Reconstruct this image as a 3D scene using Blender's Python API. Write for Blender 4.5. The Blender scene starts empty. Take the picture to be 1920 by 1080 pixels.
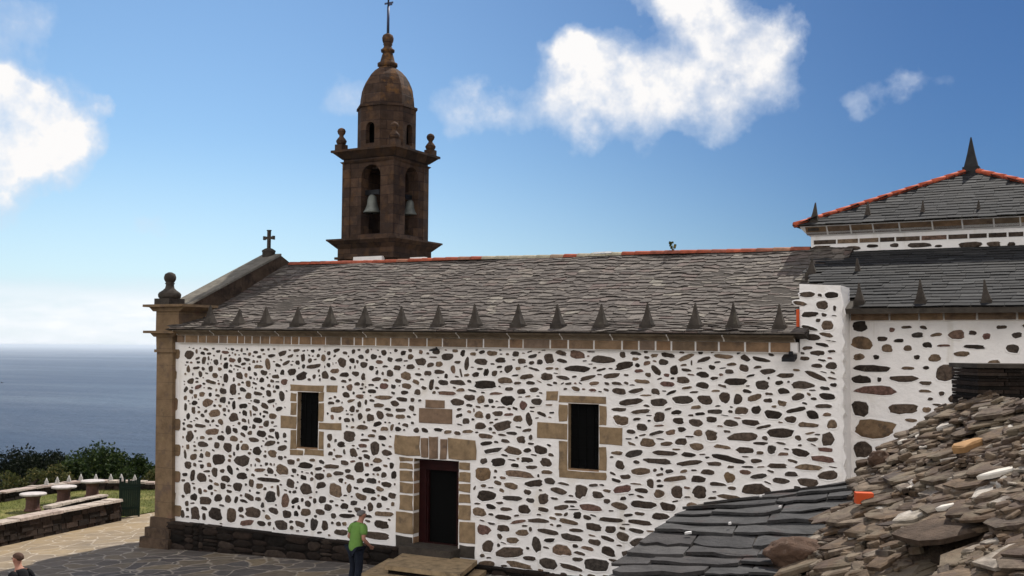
import bpy, bmesh, math, random
import numpy as np
from mathutils import Vector, Matrix, noise
R = math.radians
random.seed(7); rng = np.random.default_rng(11)
scene = bpy.context.scene
COL = scene.collection

# ------------------------------------------------------------------ camera
CAM = np.array((23.3, -21.5, 5.7)); YAW, PITCH, ROLL, FPX = 28.8, math.degrees(math.atan(113/2000)), 0.4, 2000.0
cd = bpy.data.cameras.new('camera'); cam = bpy.data.objects.new('camera', cd); COL.objects.link(cam)
_y, _p, _r = R(YAW), R(PITCH), R(ROLL)
fw = np.array([-math.sin(_y)*math.cos(_p), math.cos(_y)*math.cos(_p), math.sin(_p)])
rt0 = np.array([math.cos(_y), math.sin(_y), 0]); up0 = np.cross(rt0, fw)
rt = rt0*math.cos(_r)+up0*math.sin(_r); up = -rt0*math.sin(_r)+up0*math.cos(_r)
cam.matrix_world = Matrix(((rt[0], up[0], -fw[0], CAM[0]), (rt[1], up[1], -fw[1], CAM[1]), (rt[2], up[2], -fw[2], CAM[2]), (0, 0, 0, 1)))
cd.sensor_width = 36; cd.lens = FPX/1920*36; cd.clip_start = 0.1; cd.clip_end = 200000
scene.camera = cam
scene.render.resolution_x = 1024; scene.render.resolution_y = 576

def ray(x, y): return fw+rt*(x-960)/FPX-up*(y-540)/FPX
def at(x, y, axis, v):
    d = ray(x, y); return CAM+d*((v-CAM[axis])/d[axis])
def dep(x, y, z): return CAM+ray(x, y)*z
def W(x, y, Y=0.0):
    p = at(x, y, 1, Y); return float(p[0]), float(p[2])

# ------------------------------------------------------------------ light
SUN_EL, SUN_AZ = 50.0, 5.0          # azimuth from +Y towards +X
EXPO = 0.6
SKY = 0.10
scene.view_settings.view_transform = 'Standard'; scene.view_settings.look = 'None'
scene.view_settings.exposure = EXPO; scene.view_settings.gamma = 1.0
sd = bpy.data.lights.new('sun', 'SUN'); sd.energy = 4.3; sd.angle = R(0.5); sd.color = (1, .95, .87)
so = bpy.data.objects.new('sun', sd); COL.objects.link(so)
sv = Vector((math.cos(R(SUN_EL))*math.sin(R(SUN_AZ)), math.cos(R(SUN_EL))*math.cos(R(SUN_AZ)), math.sin(R(SUN_EL))))
so.rotation_euler = sv.to_track_quat('Z', 'Y').to_euler()
so.location = (0, 30, 60)

class NT:
    def __init__(s, tree): s.t = tree; s.n = tree.nodes; s.l = tree.links
    def node(s, typ, **kw):
        n = s.n.new(typ)
        for k, v in kw.items(): setattr(n, k, v)
        return n
    def put(s, sock, v):
        if isinstance(v, bpy.types.NodeSocket): s.l.new(v, sock)
        else: sock.default_value = v
    def math(s, op, a, b=0.0, c=None, clamp=False):
        n = s.node('ShaderNodeMath', operation=op, use_clamp=clamp); s.put(n.inputs[0], a); s.put(n.inputs[1], b)
        if c is not None: s.put(n.inputs[2], c)
        return n.outputs[0]
    def vm(s, op, a, b=None, scale=None):
        n = s.node('ShaderNodeVectorMath', operation=op); s.put(n.inputs[0], a)
        if b is not None: s.put(n.inputs[1], b)
        if scale is not None: s.put(n.inputs['Scale'], scale)
        return n.outputs['Value'] if op in ('DISTANCE', 'LENGTH', 'DOT_PRODUCT') else n.outputs['Vector']
    def noise(s, vec, scale=5, detail=4, rough=.55, dist=0.0):
        n = s.node('ShaderNodeTexNoise'); s.put(n.inputs['Vector'], vec)
        n.inputs['Scale'].default_value = scale; n.inputs['Detail'].default_value = detail
        n.inputs['Roughness'].default_value = rough; n.inputs['Distortion'].default_value = dist
        return n.outputs['Fac'], n.outputs['Color']
    def mr(s, v, a, b, c=0.0, d=1.0, smooth=False):
        n = s.node('ShaderNodeMapRange'); n.clamp = True
        if smooth: n.interpolation_type = 'SMOOTHSTEP'
        s.put(n.inputs[0], v)
        for i, q in enumerate((a, b, c, d)): s.put(n.inputs[i+1], q)
        return n.outputs[0]
    def mix(s, f, a, b, mode='MIX'):
        n = s.node('ShaderNodeMix', data_type='RGBA', blend_type=mode)
        s.put(n.inputs[0], f)
        for sock, v in ((n.inputs[6], a), (n.inputs[7], b)):
            s.put(sock, v if isinstance(v, bpy.types.NodeSocket) else tuple(v)+((1,) if len(v) == 3 else ()))
        return n.outputs[2]
    def ramp(s, f, stops, interp='LINEAR'):
        n = s.node('ShaderNodeValToRGB'); r = n.color_ramp; r.interpolation = interp
        while len(r.elements) < len(stops): r.elements.new(.5)
        for e, (p, c) in zip(r.elements, stops): e.position = p; e.color = tuple(c)+(1,)
        s.put(n.inputs[0], f); return n.outputs[0]
    def sep(s, v):
        n = s.node('ShaderNodeSeparateXYZ'); s.put(n.inputs[0], v); return n.outputs
    def comb(s, x, y, z):
        n = s.node('ShaderNodeCombineXYZ')
        for i, v in enumerate((x, y, z)): s.put(n.inputs[i], v)
        return n.outputs[0]

def build_world():
    w = bpy.data.worlds.new('World'); scene.world = w; w.use_nodes = True
    t = NT(w.node_tree); t.n.clear()
    out = t.node('ShaderNodeOutputWorld'); bg = t.node('ShaderNodeBackground'); bg.inputs['Strength'].default_value = SKY
    t.l.new(bg.outputs[0], out.inputs[0])
    sky = t.node('ShaderNodeTexSky', sky_type='NISHITA'); sky.sun_disc = False
    sky.sun_elevation = R(SUN_EL); sky.sun_rotation = R(SUN_AZ)
    sky.air_density = 1.0; sky.dust_density = 0.15; sky.ozone_density = 3.0; sky.altitude = 140
    d = t.node('ShaderNodeTexCoord').outputs['Generated']
    d = t.vm('NORMALIZE', d)
    sx, sy, sz = t.sep(d)
    # clear sky: deep blue inland, pale over the sea (west)
    az = t.vm('DOT_PRODUCT', d, tuple(-rt))                    # + towards the sea
    pale = t.mr(az, -.46, .42, 0, 1, True)
    tint = t.mix(pale, (.165, .25, .36), (.80, .88, .90))
    col = t.mix(1.0, sky.outputs[0], tint, 'MULTIPLY')
    low = t.mr(sz, .0, .2, 1, 0, True)
    col = t.mix(t.math('MULTIPLY', low, t.math('MULTIPLY', pale, .6)), col, (4.6, 5.7, 6.6))
    # cumulus: soft blobs round fixed sky directions, edges broken by noise
    _, w1 = t.noise(d, 9, 3, .6); _, w2 = t.noise(d, 32, 5, .62)
    dw = t.vm('ADD', d, t.vm('SCALE', t.vm('SUBTRACT', w1, (.5, .5, .5)), scale=.05))
    dw = t.vm('ADD', dw, t.vm('SCALE', t.vm('SUBTRACT', w2, (.5, .5, .5)), scale=.035))
    blobs = [(1450, 70, 62, 1), (1400, 110, 95, 1), (1330, 55, 95, 1), (1285, 0, 80, 1), (1225, -20, 60, .9), (1310, 165, 80, 1), (1225, 165, 85, 1),
             (1150, 140, 88, 1), (1075, 120, 75, 1), (1062, 85, 45, .9), (1105, 195, 75, .9), (1035, 205, 60, .75), (975, 210, 55, .6), (1345, 225, 70, .5),
             (930, 195, 50, .6), (858, 205, 58, .75), (1090, 255, 45, .6), (1200, 235, 60, .5), (1350, 262, 35, .4), (1440, 160, 70, .55),
             (640, 195, 60, .6), (60, 245, 105, 1.2), (-15, 235, 120, 1.2), (95, 285, 75, 1.1), (15, 190, 60, 1), (-50, 300, 110, 1.2),
             (30, 35, 75, .6), (182, 208, 30, .85), (1600, 203, 34, .46), (1640, 170, 34, .22), (1690, 155, 34, .26), (1730, 148, 30, .24), (1780, 140, 26, .2), (530, 232, 24, .42), (290, 422, 40, .34), (250, 418, 30, .3)]
    tot = None
    for (x, y, r, s) in blobs:
        c = ray(x, y); c = c/np.linalg.norm(c)
        v = t.mr(t.vm('DISTANCE', dw, tuple(c)), 0.0, r*1.24/FPX, s, 0, True)
        tot = v if tot is None else t.math('ADD', tot, v)
    tot = t.math('MINIMUM', tot, 1.25)
    f1, _ = t.noise(d, 17, 8, .6); f2, _ = t.noise(d, 70, 5, .6)
    dens = t.math('ADD', tot, t.math('MULTIPLY', t.math('SUBTRACT', f1, .5), 1.9))
    dens = t.math('ADD', dens, t.math('MULTIPLY', t.math('SUBTRACT', f2, .5), .5))
    dens = t.math('MULTIPLY', dens, t.mr(tot, 0.02, .25, 0, 1))
    a = t.mr(dens, .06, 1.32, 0, 1)
    # unseen bank of bright cloud behind the camera, added to light the shaded wall
    fb, _ = t.noise(d, 2.2, 7, .58)
    back = t.math('MULTIPLY', t.mr(fb, .36, .52, 0, 1, True), t.mr(sy, -.05, -.3, 0, 1, True))
    back = t.math('MULTIPLY', back, t.mr(sz, -.02, .03, 0, 1))
    # pale cloud layer low over the sea
    fh, _ = t.noise(t.vm('MULTIPLY', d, (14, 14, 60)), 1.0, 6, .6)
    hb = t.math('MULTIPLY', t.mr(t.math('ADD', sz, t.math('MULTIPLY', t.math('SUBTRACT', fh, .5), .03)), .068, .035, 0, 1, True), t.mr(sz, -.004, .0, 0, 1))
    hb = t.math('MULTIPLY', hb, t.mr(fh, .3, .6, .55, 1.0))
    a = t.math('MAXIMUM', a, t.math('MAXIMUM', back, hb))
    shade = t.mr(t.math('ADD', dens, t.math('MULTIPLY', t.math('SUBTRACT', f2, .5), .8)), .5, 1.3, 0, 1)
    ccol = t.mix(shade, (4.5, 5.0, 5.8), (6.5, 6.4, 6.35))
    ccol = t.mix(back, ccol, (11.0, 10.5, 10.1))
    ccol = t.mix(t.math('MULTIPLY', hb, t.math('SUBTRACT', 1.0, back)), ccol, (6.5, 6.7, 6.95))
    t.put(bg.inputs[0], t.mix(a, col, ccol))
build_world()

# ------------------------------------------------------------------ materials
def new_mat(name):
    m = bpy.data.materials.new(name); m.use_nodes = True
    t = NT(m.node_tree); b = t.n['Principled BSDF']; b.inputs['Specular IOR Level'].default_value = .12
    return m, t, b
def objco(t): return t.node('ShaderNodeTexCoord').outputs['Object']
def posco(t): return t.node('ShaderNodeNewGeometry').outputs['Position']
def bump(t, b, h, strength=.5, dist=.02):
    n = t.node('ShaderNodeBump'); n.inputs['Strength'].default_value = strength; n.inputs['Distance'].default_value = dist
    t.put(n.inputs['Height'], h); t.l.new(n.outputs[0], b.inputs['Normal'])

def mat_island(name, stops, rough=.85, nscale=9, namp=.5, bscale=25, bstr=.5, bdist=.01, interp='LINEAR', patch=None, patch2=None):
    m, t, b = new_mat(name); g = t.node('ShaderNodeNewGeometry')
    c = t.ramp(g.outputs['Random Per Island'], stops, interp)
    p = g.outputs['Position']; f, _ = t.noise(p, nscale, 5, .65)
    k = t.mr(f, .25, .75, 1-namp, 1+namp)
    c = t.mix(1.0, c, t.comb(k, k, k), 'MULTIPLY')
    if patch:
        f3, _ = t.noise(p, patch[1], 4, .6)
        c = t.mix(t.math('MULTIPLY', t.mr(f3, patch[2], patch[2]+.12, 0, 1, True), patch[3]), c, patch[0])
    if patch2:
        f5, _ = t.noise(t.vm('ADD', p, (3.3, 9.1, 5.7)), patch2[1], 6, .65)
        c = t.mix(t.math('MULTIPLY', t.mr(f5, patch2[2], patch2[2]+.16, 0, 1, True), patch2[3]), c, patch2[0])
    t.put(b.inputs['Base Color'], c); b.inputs['Roughness'].default_value = rough
    f2, _ = t.noise(p, bscale, 6, .65); bump(t, b, f2, bstr, bdist)
    return m
def mat_plain(name, col, rough=.8, metal=0, var=.25, nscale=6, bstr=.3, bdist=.01, bscale=30, patches=(), streak=None):
    m, t, b = new_mat(name); p = posco(t); f, _ = t.noise(p, nscale, 5, .6)
    k = t.mr(f, .25, .75, 1-var, 1+var); c = t.mix(1.0, tuple(col), t.comb(k, k, k), 'MULTIPLY')
    for (pc, ps, th, st) in patches:
        f3, _ = t.noise(t.vm('ADD', p, (ps*3.1, 7.7, 1.3)), ps, 5, .62)
        c = t.mix(t.math('MULTIPLY', t.mr(f3, th, th+.14, 0, 1, True), st), c, pc)
    if streak:
        f4, _ = t.noise(t.vm('MULTIPLY', p, (3.2, 3.2, .38)), 1.0, 5, .6)
        c = t.mix(t.math('MULTIPLY', t.mr(f4, streak[1]-.06, streak[1]+.1, 0, 1, True), streak[2]), c, streak[0])
    t.put(b.inputs['Base Color'], c); b.inputs['Roughness'].default_value = rough; b.inputs['Metallic'].default_value = metal
    f2, _ = t.noise(p, bscale, 6, .65); bump(t, b, f2, bstr, bdist)
    return m

M = {}
M['plaster'] = mat_plain('limewash plaster', (.78, .75, .725), .9, var=.08, nscale=2.2, bstr=.8, bdist=.03, bscale=9,
                         patches=(((.62, .55, .44), .9, .58, .4), ((.55, .51, .47), 6, .62, .35), ((.60, .56, .50), 2.3, .6, .35)), streak=((.50, .45, .37), .62, .45))
M['stone'] = mat_island('rubble stone', [(0, (.028, .022, .018)), (.3, (.060, .044, .034)), (.5, (.085, .062, .047)), (.68, (.048, .041, .036)), (.82, (.115, .08, .055)), (.93, (.17, .12, .08)), (1, (.13, .072, .06))], .85, 13, .7, 22, 1, .03, patch=((.17, .145, .115), 9, .64, .55))
M['ochre'] = mat_island('ochre rubble stone', [(0, (.15, .10, .06)), (1, (.20, .13, .07))], .85, 7, .5, 20, .7, .02, patch=((.06, .045, .035), 5, .52, .7))
M['ashlar'] = mat_island('dressed brown stone', [(0, (.22, .15, .08)), (.35, (.29, .195, .105)), (.7, (.20, .145, .09)), (1, (.27, .16, .09))], .85, 5, .35, 25, .5, .012, patch=((.10, .075, .055), 3.5, .55, .6))
M['cornice'] = mat_island('weathered cornice stone', [(0, (.15, .11, .075)), (.4, (.21, .13, .075)), (.7, (.16, .115, .085)), (1, (.23, .15, .085))], .85, 5, .4, 25, .5, .012, patch=((.07, .05, .04), 4, .56, .6))
def add_joints(m, pitch):
    t = NT(m.node_tree); b = t.n['Principled BSDF']; src = b.inputs['Base Color'].links[0].from_socket; z = t.sep(posco(t))[2]
    f, _ = t.noise(posco(t), 3, 3, .5); fr = t.math('FRACT', t.math('ADD', t.math('MULTIPLY', z, 1/pitch), t.math('MULTIPLY', f, .06)))
    j = t.math('MULTIPLY', t.mr(fr, .0, .035, 1, 0), .7); t.put(b.inputs['Base Color'], t.mix(j, src, (.045, .032, .024)))
M['moulding'] = mat_island('brown grey moulding stone', [(0, (.13, .10, .07)), (.6, (.18, .14, .095)), (1, (.15, .12, .09))], .88, 4, .4, 25, .5, .012, patch=((.08, .062, .048), 3, .56, .6))
M['pilaster'] = mat_plain('brown corner stone', (.17, .115, .068), .88, var=.35, nscale=3.5, bstr=.6, bdist=.02, bscale=18,
                          patches=(((.09, .065, .055), 2.2, .52, .6), ((.16, .085, .06), 1.6, .57, .5), ((.26, .19, .10), 2.9, .58, .5)))
M['pilbase'] = mat_plain('dark brown base stone', (.085, .058, .04), .9, var=.4, nscale=4, bstr=.7, bdist=.02, bscale=18, patches=(((.03, .022, .018), 2.5, .5, .7), ((.20, .15, .10), 6, .64, .4)))
add_joints(M['pilaster'], .47)
M['darkstone'] = mat_plain('dark weathered stone', (.05, .042, .035), .9, var=.4, nscale=5, bstr=.6, bdist=.015, bscale=26,
                           patches=(((.11, .10, .075), 5, .60, .5), ((.025, .021, .019), 3, .55, .6)))
M['coping'] = mat_plain('lichened coping stone', (.15, .135, .11), .9, var=.35, nscale=4, bstr=.6, bdist=.012, bscale=26,
                        patches=(((.34, .33, .28), 7, .60, .6), ((.09, .08, .07), 3, .54, .6)))
M['plinth'] = mat_island('dark plinth stone', [(0, (.007, .006, .005)), (.5, (.014, .010, .008)), (.85, (.026, .018, .014)), (1, (.04, .03, .024))], .9, 8, .5, 20, .8, .03)
M['plinthcore'] = mat_plain('dark plinth mortar', (.008, .006, .005), .95)
M['slate'] = mat_island('old roof slate', [(0, (.075, .063, .055)), (.3, (.115, .099, .087)), (.55, (.090, .076, .067)), (.75, (.145, .127, .110)), (.9, (.105, .078, .069)), (1, (.20, .18, .15))], .85, 7, .45, 22, .8, .02, patch=((.15, .14, .118), 2.2, .60, .45))
M['slatedark'] = mat_island('blue black roof slate', [(0, (.018, .018, .019)), (.5, (.030, .030, .031)), (.8, (.023, .022, .022)), (1, (.05, .05, .05))], .9, 9, .3, 30, .5, .008)
M['slatefore'] = mat_island('large grey slate', [(0, (.040, .038, .038)), (.5, (.056, .054, .053)), (.8, (.045, .041, .040)), (1, (.075, .071, .069))], .85, 4, .45, 14, .9, .03, patch=((.062, .040, .036), 3, .58, .6))
M['ridge'] = mat_island('red ridge tile', [(0, (.25, .06, .03)), (.4, (.34, .085, .045)), (.75, (.22, .07, .045)), (1, (.36, .20, .12))], .85, 8, .4, 20, .4, .01, patch=((.14, .11, .085), 2.5, .6, .7))
M['palerridge'] = mat_island('bleached ridge tile', [(0, (.30, .26, .18)), (.6, (.38, .34, .25)), (1, (.28, .16, .10))], .85, 8, .4, 20, .4, .01)
M['ridgenew'] = mat_island('bright red hip tile', [(0, (.34, .07, .035)), (1, (.44, .10, .05))], .8, 8, .25, 20, .3, .01)
def mat_tower():
    m, t, b = new_mat('brown tower ashlar'); p = posco(t); x, y, z = t.sep(p)
    br = t.node('ShaderNodeTexBrick'); t.put(br.inputs['Vector'], t.comb(t.math('ADD', x, y), z, 0.0))
    br.inputs['Scale'].default_value = 1.0; br.inputs['Brick Width'].default_value = .62; br.inputs['Row Height'].default_value = .33
    br.inputs['Mortar Size'].default_value = .012; br.inputs['Color1'].default_value = (.075, .045, .030, 1); br.inputs['Color2'].default_value = (.034, .022, .017, 1)
    br.inputs['Mortar'].default_value = (.03, .02, .017, 1); br.inputs['Bias'].default_value = -.1
    f, _ = t.noise(p, 3.5, 5, .65); k = t.mr(f, .25, .75, .55, 1.5); c = t.mix(1.0, br.outputs[0], t.comb(k, k, k), 'MULTIPLY')
    f2, _ = t.noise(p, 1.7, 5, .6); c = t.mix(t.mr(f2, .55, .7, 0, .6), c, (.035, .026, .024))
    f3, _ = t.noise(t.vm('ADD', p, (4, 4, 4)), 2.6, 5, .6)
    c = t.mix(t.math('MULTIPLY', t.mr(f3, .52, .66, 0, .8), t.mr(z, 13.6, 15.0, .2, 1)), c, (.21, .10, .03))
    t.put(b.inputs['Base Color'], c); b.inputs['Roughness'].default_value = .9
    f4, _ = t.noise(p, 16, 6, .65); bump(t, b, t.math('ADD', f4, t.math('MULTIPLY', br.outputs['Fac'], -.6)), .6, .02)
    return m
M['tower'] = mat_tower()
M['black'] = mat_plain('dark interior', (.002, .002, .002), 1.0, var=0)
M['stepstone'] = mat_plain('worn ochre step stone', (.30, .22, .13), .85, var=.4, nscale=5, bscale=18, patches=(((.09, .07, .05), 4, .54, .6),))
M['doorwood'] = mat_plain('dark red door wood', (.018, .003, .003), .6, var=.3, nscale=7)
M['darkmetal'] = mat_plain('dark iron', (.02, .02, .022), .5, .6)
M['bluemetal'] = mat_plain('blue grey iron rod', (.05, .06, .10), .5, .4)
M['bronze'] = mat_plain('green bronze', (.15, .16, .145), .6, .35, var=.3, nscale=6)
M['gate'] = mat_plain('dark green gate paint', (.008, .018, .013), .55, .1, var=.3)
M['gardenwall'] = mat_island('garden wall stone', [(0, (.012, .009, .007)), (.6, (.024, .017, .013)), (1, (.05, .034, .026))], .9, 8, .5, 18, .8, .02)
M['gardencap'] = mat_island('pale wall coping slab', [(0, (.30, .25, .21)), (.6, (.38, .32, .27)), (1, (.28, .21, .18))], .9, 8, .4, 18, .6, .02)
M['table'] = mat_plain('pale stone table', (.42, .38, .36), .85, var=.25)
M['tableleg'] = mat_plain('red brown stone leg', (.10, .055, .045), .9, var=.4)
M['finial'] = mat_plain('grey white finial stone', (.40, .38, .35), .85)
M['orange'] = mat_plain('orange brick', (.50, .08, .025), .8, var=.25)
M['white'] = mat_plain('white plastic', (.8, .8, .8), .5)
M['quartz'] = mat_plain('white mortar chip', (.7, .68, .66), .9)
def mat_paving():
    m, t, b = new_mat('irregular stone paving'); p = posco(t)
    _, wc = t.noise(p, 1.3, 3, .5); pw = t.vm('ADD', p, t.vm('SCALE', wc, scale=.5))
    v1 = t.node('ShaderNodeTexVoronoi', feature='DISTANCE_TO_EDGE'); v2 = t.node('ShaderNodeTexVoronoi', feature='F1')
    for v in (v1, v2):
        t.put(v.inputs['Vector'], pw); v.inputs['Scale'].default_value = 1.6; v.inputs['Randomness'].default_value = .95
    c = t.ramp(t.sep(v2.outputs['Color'])[0], [(0, (.075, .068, .066)), (.35, (.10, .09, .085)), (.6, (.15, .12, .085)), (.8, (.085, .08, .079)), (1, (.19, .15, .10))])
    f, _ = t.noise(p, 5, 6, .65); k = t.mr(f, .25, .75, .6, 1.4); c = t.mix(1.0, c, t.comb(k, k, k), 'MULTIPLY')
    f2, _ = t.noise(p, .8, 4, .6); px_ = t.sep(p)[0]; wst = t.mr(t.math('ADD', px_, t.math('MULTIPLY', f2, 4)), -2.0, 4.5, .85, .06)  # ochre stone grows westward, partly painting sunlit paving against the church's shade
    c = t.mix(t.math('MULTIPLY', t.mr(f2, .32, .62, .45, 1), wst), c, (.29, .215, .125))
    j = t.mr(v1.outputs['Distance'], .018, .05, 1, 0, True)
    c = t.mix(t.math('MULTIPLY', j, t.mr(f2, .3, .6, .35, .8)), c, (.36, .31, .25))
    t.put(b.inputs['Base Color'], c); b.inputs['Roughness'].default_value = .8
    bump(t, b, t.math('ADD', t.math('MULTIPLY', f, .5), t.mr(v1.outputs['Distance'], 0, .07, 0, 1)), .5, .02)
    return m
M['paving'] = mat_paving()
M['path'] = mat_plain('sandy path', (.42, .36, .26), .95, var=.2)
M['lawn'] = mat_plain('mown lawn', (.085, .09, .022), .95, var=.35, nscale=1.5, bstr=.8, bdist=.03, bscale=40, patches=(((.22, .19, .07), .6, .5, .6),))
M['grassblade'] = mat_island('grass blade', [(0, (.06, .09, .02)), (.6, (.12, .14, .035)), (1, (.24, .21, .08))], .9)
M['terrain'] = mat_plain('scrubby hillside', (.035, .045, .018), 1, var=.5, nscale=.6, bstr=.8, bdist=.3, bscale=3, patches=(((.10, .085, .04), .15, .52, .6),))
def mat_leaf(name, stops):
    m, t, b = new_mat(name); g = t.node('ShaderNodeNewGeometry')
    c = t.ramp(g.outputs['Random Per Island'], stops); t.put(b.inputs['Base Color'], c); b.inputs['Roughness'].default_value = .6
    tr = t.node('ShaderNodeBsdfTranslucent'); t.put(tr.inputs[0], c); mx = t.node('ShaderNodeMixShader'); mx.inputs[0].default_value = .22; b.inputs['Specular IOR Level'].default_value = .05
    t.l.new(b.outputs[0], mx.inputs[1]); t.l.new(tr.outputs[0], mx.inputs[2]); t.l.new(mx.outputs[0], t.n['Material Output'].inputs[0])
    return m
M['leafdark'] = mat_leaf('dark leaf', [(0, (.006, .009, .005)), (1, (.013, .018, .009))])
M['leafmid'] = mat_leaf('green leaf', [(0, (.010, .019, .006)), (.7, (.024, .040, .010)), (1, (.06, .08, .022))])
M['leafolive'] = mat_leaf('olive leaf', [(0, (.03, .04, .012)), (.7, (.075, .08, .025)), (1, (.16, .13, .05))])
M['bark'] = mat_plain('bark', (.05, .038, .028), .95, var=.4)
def mat_sea():
    m, t, b = new_mat('sea water'); p = posco(t)
    st, _ = t.noise(t.vm('MULTIPLY', p, (.00022, .0009, 1)), 1.0, 5, .6)
    c = t.mix(t.mr(st, .42, .58), (.002, .012, .038), (.006, .027, .066))
    t.put(b.inputs['Base Color'], c); t.put(b.inputs['Roughness'], t.mr(st, .40, .60, .30, .55)); b.inputs['IOR'].default_value = 1.33
    b.inputs['Specular IOR Level'].default_value = .5
    f, _ = t.noise(p, .12, 6, .7); f2, _ = t.noise(p, .012, 4, .6)
    bump(t, b, t.math('ADD', f, t.math('MULTIPLY', f2, 3)), 1.0, 5.0)
    return m
M['sea'] = mat_sea()
M['rubble'] = mat_island('weathered slab rubble', [(0, (.035, .023, .016)), (.2, (.078, .052, .034)), (.4, (.125, .088, .058)), (.58, (.058, .045, .038)), (.70, (.14, .105, .075)), (.82, (.085, .052, .029)), (.90, (.20, .165, .13)), (1, (.46, .42, .37))], .9, 11, .6, 30, .8, .015, patch=((.085, .06, .048), 6, .50, .7), patch2=((.165, .135, .095), 3.2, .48, .62))
M['dirt'] = mat_plain('rubble earth', (.06, .043, .031), .95, var=.5, nscale=9, bstr=1, bdist=.05, bscale=18, patches=(((.13, .10, .075), 11, .57, .6), ((.025, .018, .014), 5, .55, .7)))
M['skin'] = mat_plain('skin', (.34, .17, .12), .6, var=.08)
M['hairgrey'] = mat_plain('grey hair', (.13, .12, .115), .8, var=.3, nscale=40)
M['hairbrown'] = mat_plain('cropped brown hair', (.07, .04, .028), .8, var=.3, nscale=40)
M['greenshirt'] = mat_plain('green cotton', (.125, .235, .055), .9, var=.12, nscale=9, bstr=.6, bdist=.02, bscale=12)
M['navy'] = mat_plain('dark navy trousers', (.012, .015, .024), .9, var=.2, bstr=.6, bdist=.02, bscale=12)
M['blackcloth'] = mat_plain('black jacket cloth', (.008, .008, .010), .85, var=.2, bstr=.6, bdist=.02, bscale=12)
M['greycloth'] = mat_plain('pale grey bag cloth', (.30, .31, .34), .9)
M['shoe'] = mat_plain('dark shoe leather', (.02, .017, .015), .6)

# ------------------------------------------------------------------ mesh helpers
class MB:
    def __init__(s): s.v = []; s.f = []; s.m = []; s.sm = []
    def add(s, vs, fs, mi=0, smooth=False):
        o = len(s.v); s.v += [tuple(float(c) for c in p) for p in vs]
        for f in fs: s.f.append([i+o for i in f]); s.m.append(mi); s.sm.append(smooth)
    def box(s, a, b, mi=0):
        x0, y0, z0 = a; x1, y1, z1 = b
        s.add([(x0, y0, z0), (x1, y0, z0), (x1, y1, z0), (x0, y1, z0), (x0, y0, z1), (x1, y0, z1), (x1, y1, z1), (x0, y1, z1)],
              [(0, 3, 2, 1), (4, 5, 6, 7), (0, 1, 5, 4), (1, 2, 6, 5), (2, 3, 7, 6), (3, 0, 4, 7)], mi)
    def prism(s, pts, vec, mi=0):            # planar loop extruded by vec
        n = len(pts); vs = [tuple(p) for p in pts]+[tuple(np.array(p)+np.array(vec)) for p in pts]
        s.add(vs, [tuple(range(n))[::-1], tuple(range(n, 2*n))]+[(i, (i+1) % n, (i+1) % n+n, i+n) for i in range(n)], mi)
    def lathe(s, prof, c, seg=16, mi=0, smooth=True, rot=0.0):
        vs = []; fs = []
        for (r, z) in prof:
            for k in range(seg):
                a = rot+2*math.pi*k/seg; vs.append((c[0]+r*math.cos(a), c[1]+r*math.sin(a), c[2]+z))
        n = len(prof)
        for i in range(n-1):
            for k in range(seg):
                k2 = (k+1) % seg; fs.append((i*seg+k, i*seg+k2, (i+1)*seg+k2, (i+1)*seg+k))
        fs.append(tuple(range(seg))[::-1]); fs.append(tuple((n-1)*seg+k for k in range(seg)))
        s.add(vs, fs, mi, smooth)
    def tube(s, p, q, r0, r1, seg=8, mi=0, smooth=True):
        p, q = Vector(p), Vector(q); d = (q-p).normalized(); a = d.orthogonal().normalized(); b = d.cross(a)
        vs = [p+(a*math.cos(t)+b*math.sin(t))*r0 for t in np.linspace(0, 2*math.pi, seg, endpoint=False)]
        vs += [q+(a*math.cos(t)+b*math.sin(t))*r1 for t in np.linspace(0, 2*math.pi, seg, endpoint=False)]
        s.add(vs, [(i, (i+1) % seg, (i+1) % seg+seg, i+seg) for i in range(seg)]+[tuple(range(seg))[::-1], tuple(range(seg, 2*seg))], mi, smooth)
    def blob(s, outline, Y, depth, mi=0, rim=None):   # pillow-shaped stone on a wall facing -Y; outline = (x,z) loop, counter-clockwise seen from -Y
        o = np.array(outline); c = o.mean(0); n = len(o); k0 = len(s.v)
        vs = [(x, Y+.01, z) for x, z in o]
        for (q, dd) in ((.93, .65), (.62, 1.0)):
            j = 1+rng.normal(0, .03, n)
            vs += [(c[0]+(x-c[0])*q*jj, Y-depth*dd, c[1]+(z-c[1])*q*jj) for (x, z), jj in zip(o, j)]
        fs = []
        for r in range(2):
            for i in range(n):
                i2 = (i+1) % n; fs.append((r*n+i, r*n+i2, (r+1)*n+i2, (r+1)*n+i))
        fs.append(tuple(2*n+i for i in range(n)))
        s.add(vs, fs, mi, True)
        if rim is not None:
            a = rng.uniform(.006, .016); w0 = min(.05, .25*min(np.ptp(o[:, 0]), np.ptp(o[:, 1]))); rv = []
            d = o-c; L = np.maximum(np.hypot(d[:, 0], d[:, 1]), 1e-3)[:, None]; e = d/L
            for off, h in ((w0*.9, -.003), (w0*.35, a*.8), (-.002, a), (-.010, a*.2)):
                q = o+e*(off*(1+rng.normal(0, .15, (n, 1)))); rv += [(x, Y-h, z) for x, z in q]
            s.add(rv, [((r+1)*n+i, (r+1)*n+(i+1) % n, r*n+(i+1) % n, r*n+i)[::-1] for r in range(3) for i in range(n)], rim, True)
    def build(s, name, mats, parent=None, loc=(0, 0, 0)):
        me = bpy.data.meshes.new(name); L = Vector(loc)
        me.from_pydata([Vector(p)-L for p in s.v], [], s.f)
        for m in (mats if isinstance(mats, (list, tuple)) else [mats]): me.materials.append(m)
        me.polygons.foreach_set('material_index', s.m); me.polygons.foreach_set('use_smooth', s.sm); me.update()
        o = bpy.data.objects.new(name, me); COL.objects.link(o)
        if parent is not None:
            o.parent = parent
            o.location = L-world_loc(parent)
        else: o.location = L
        return o
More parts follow.
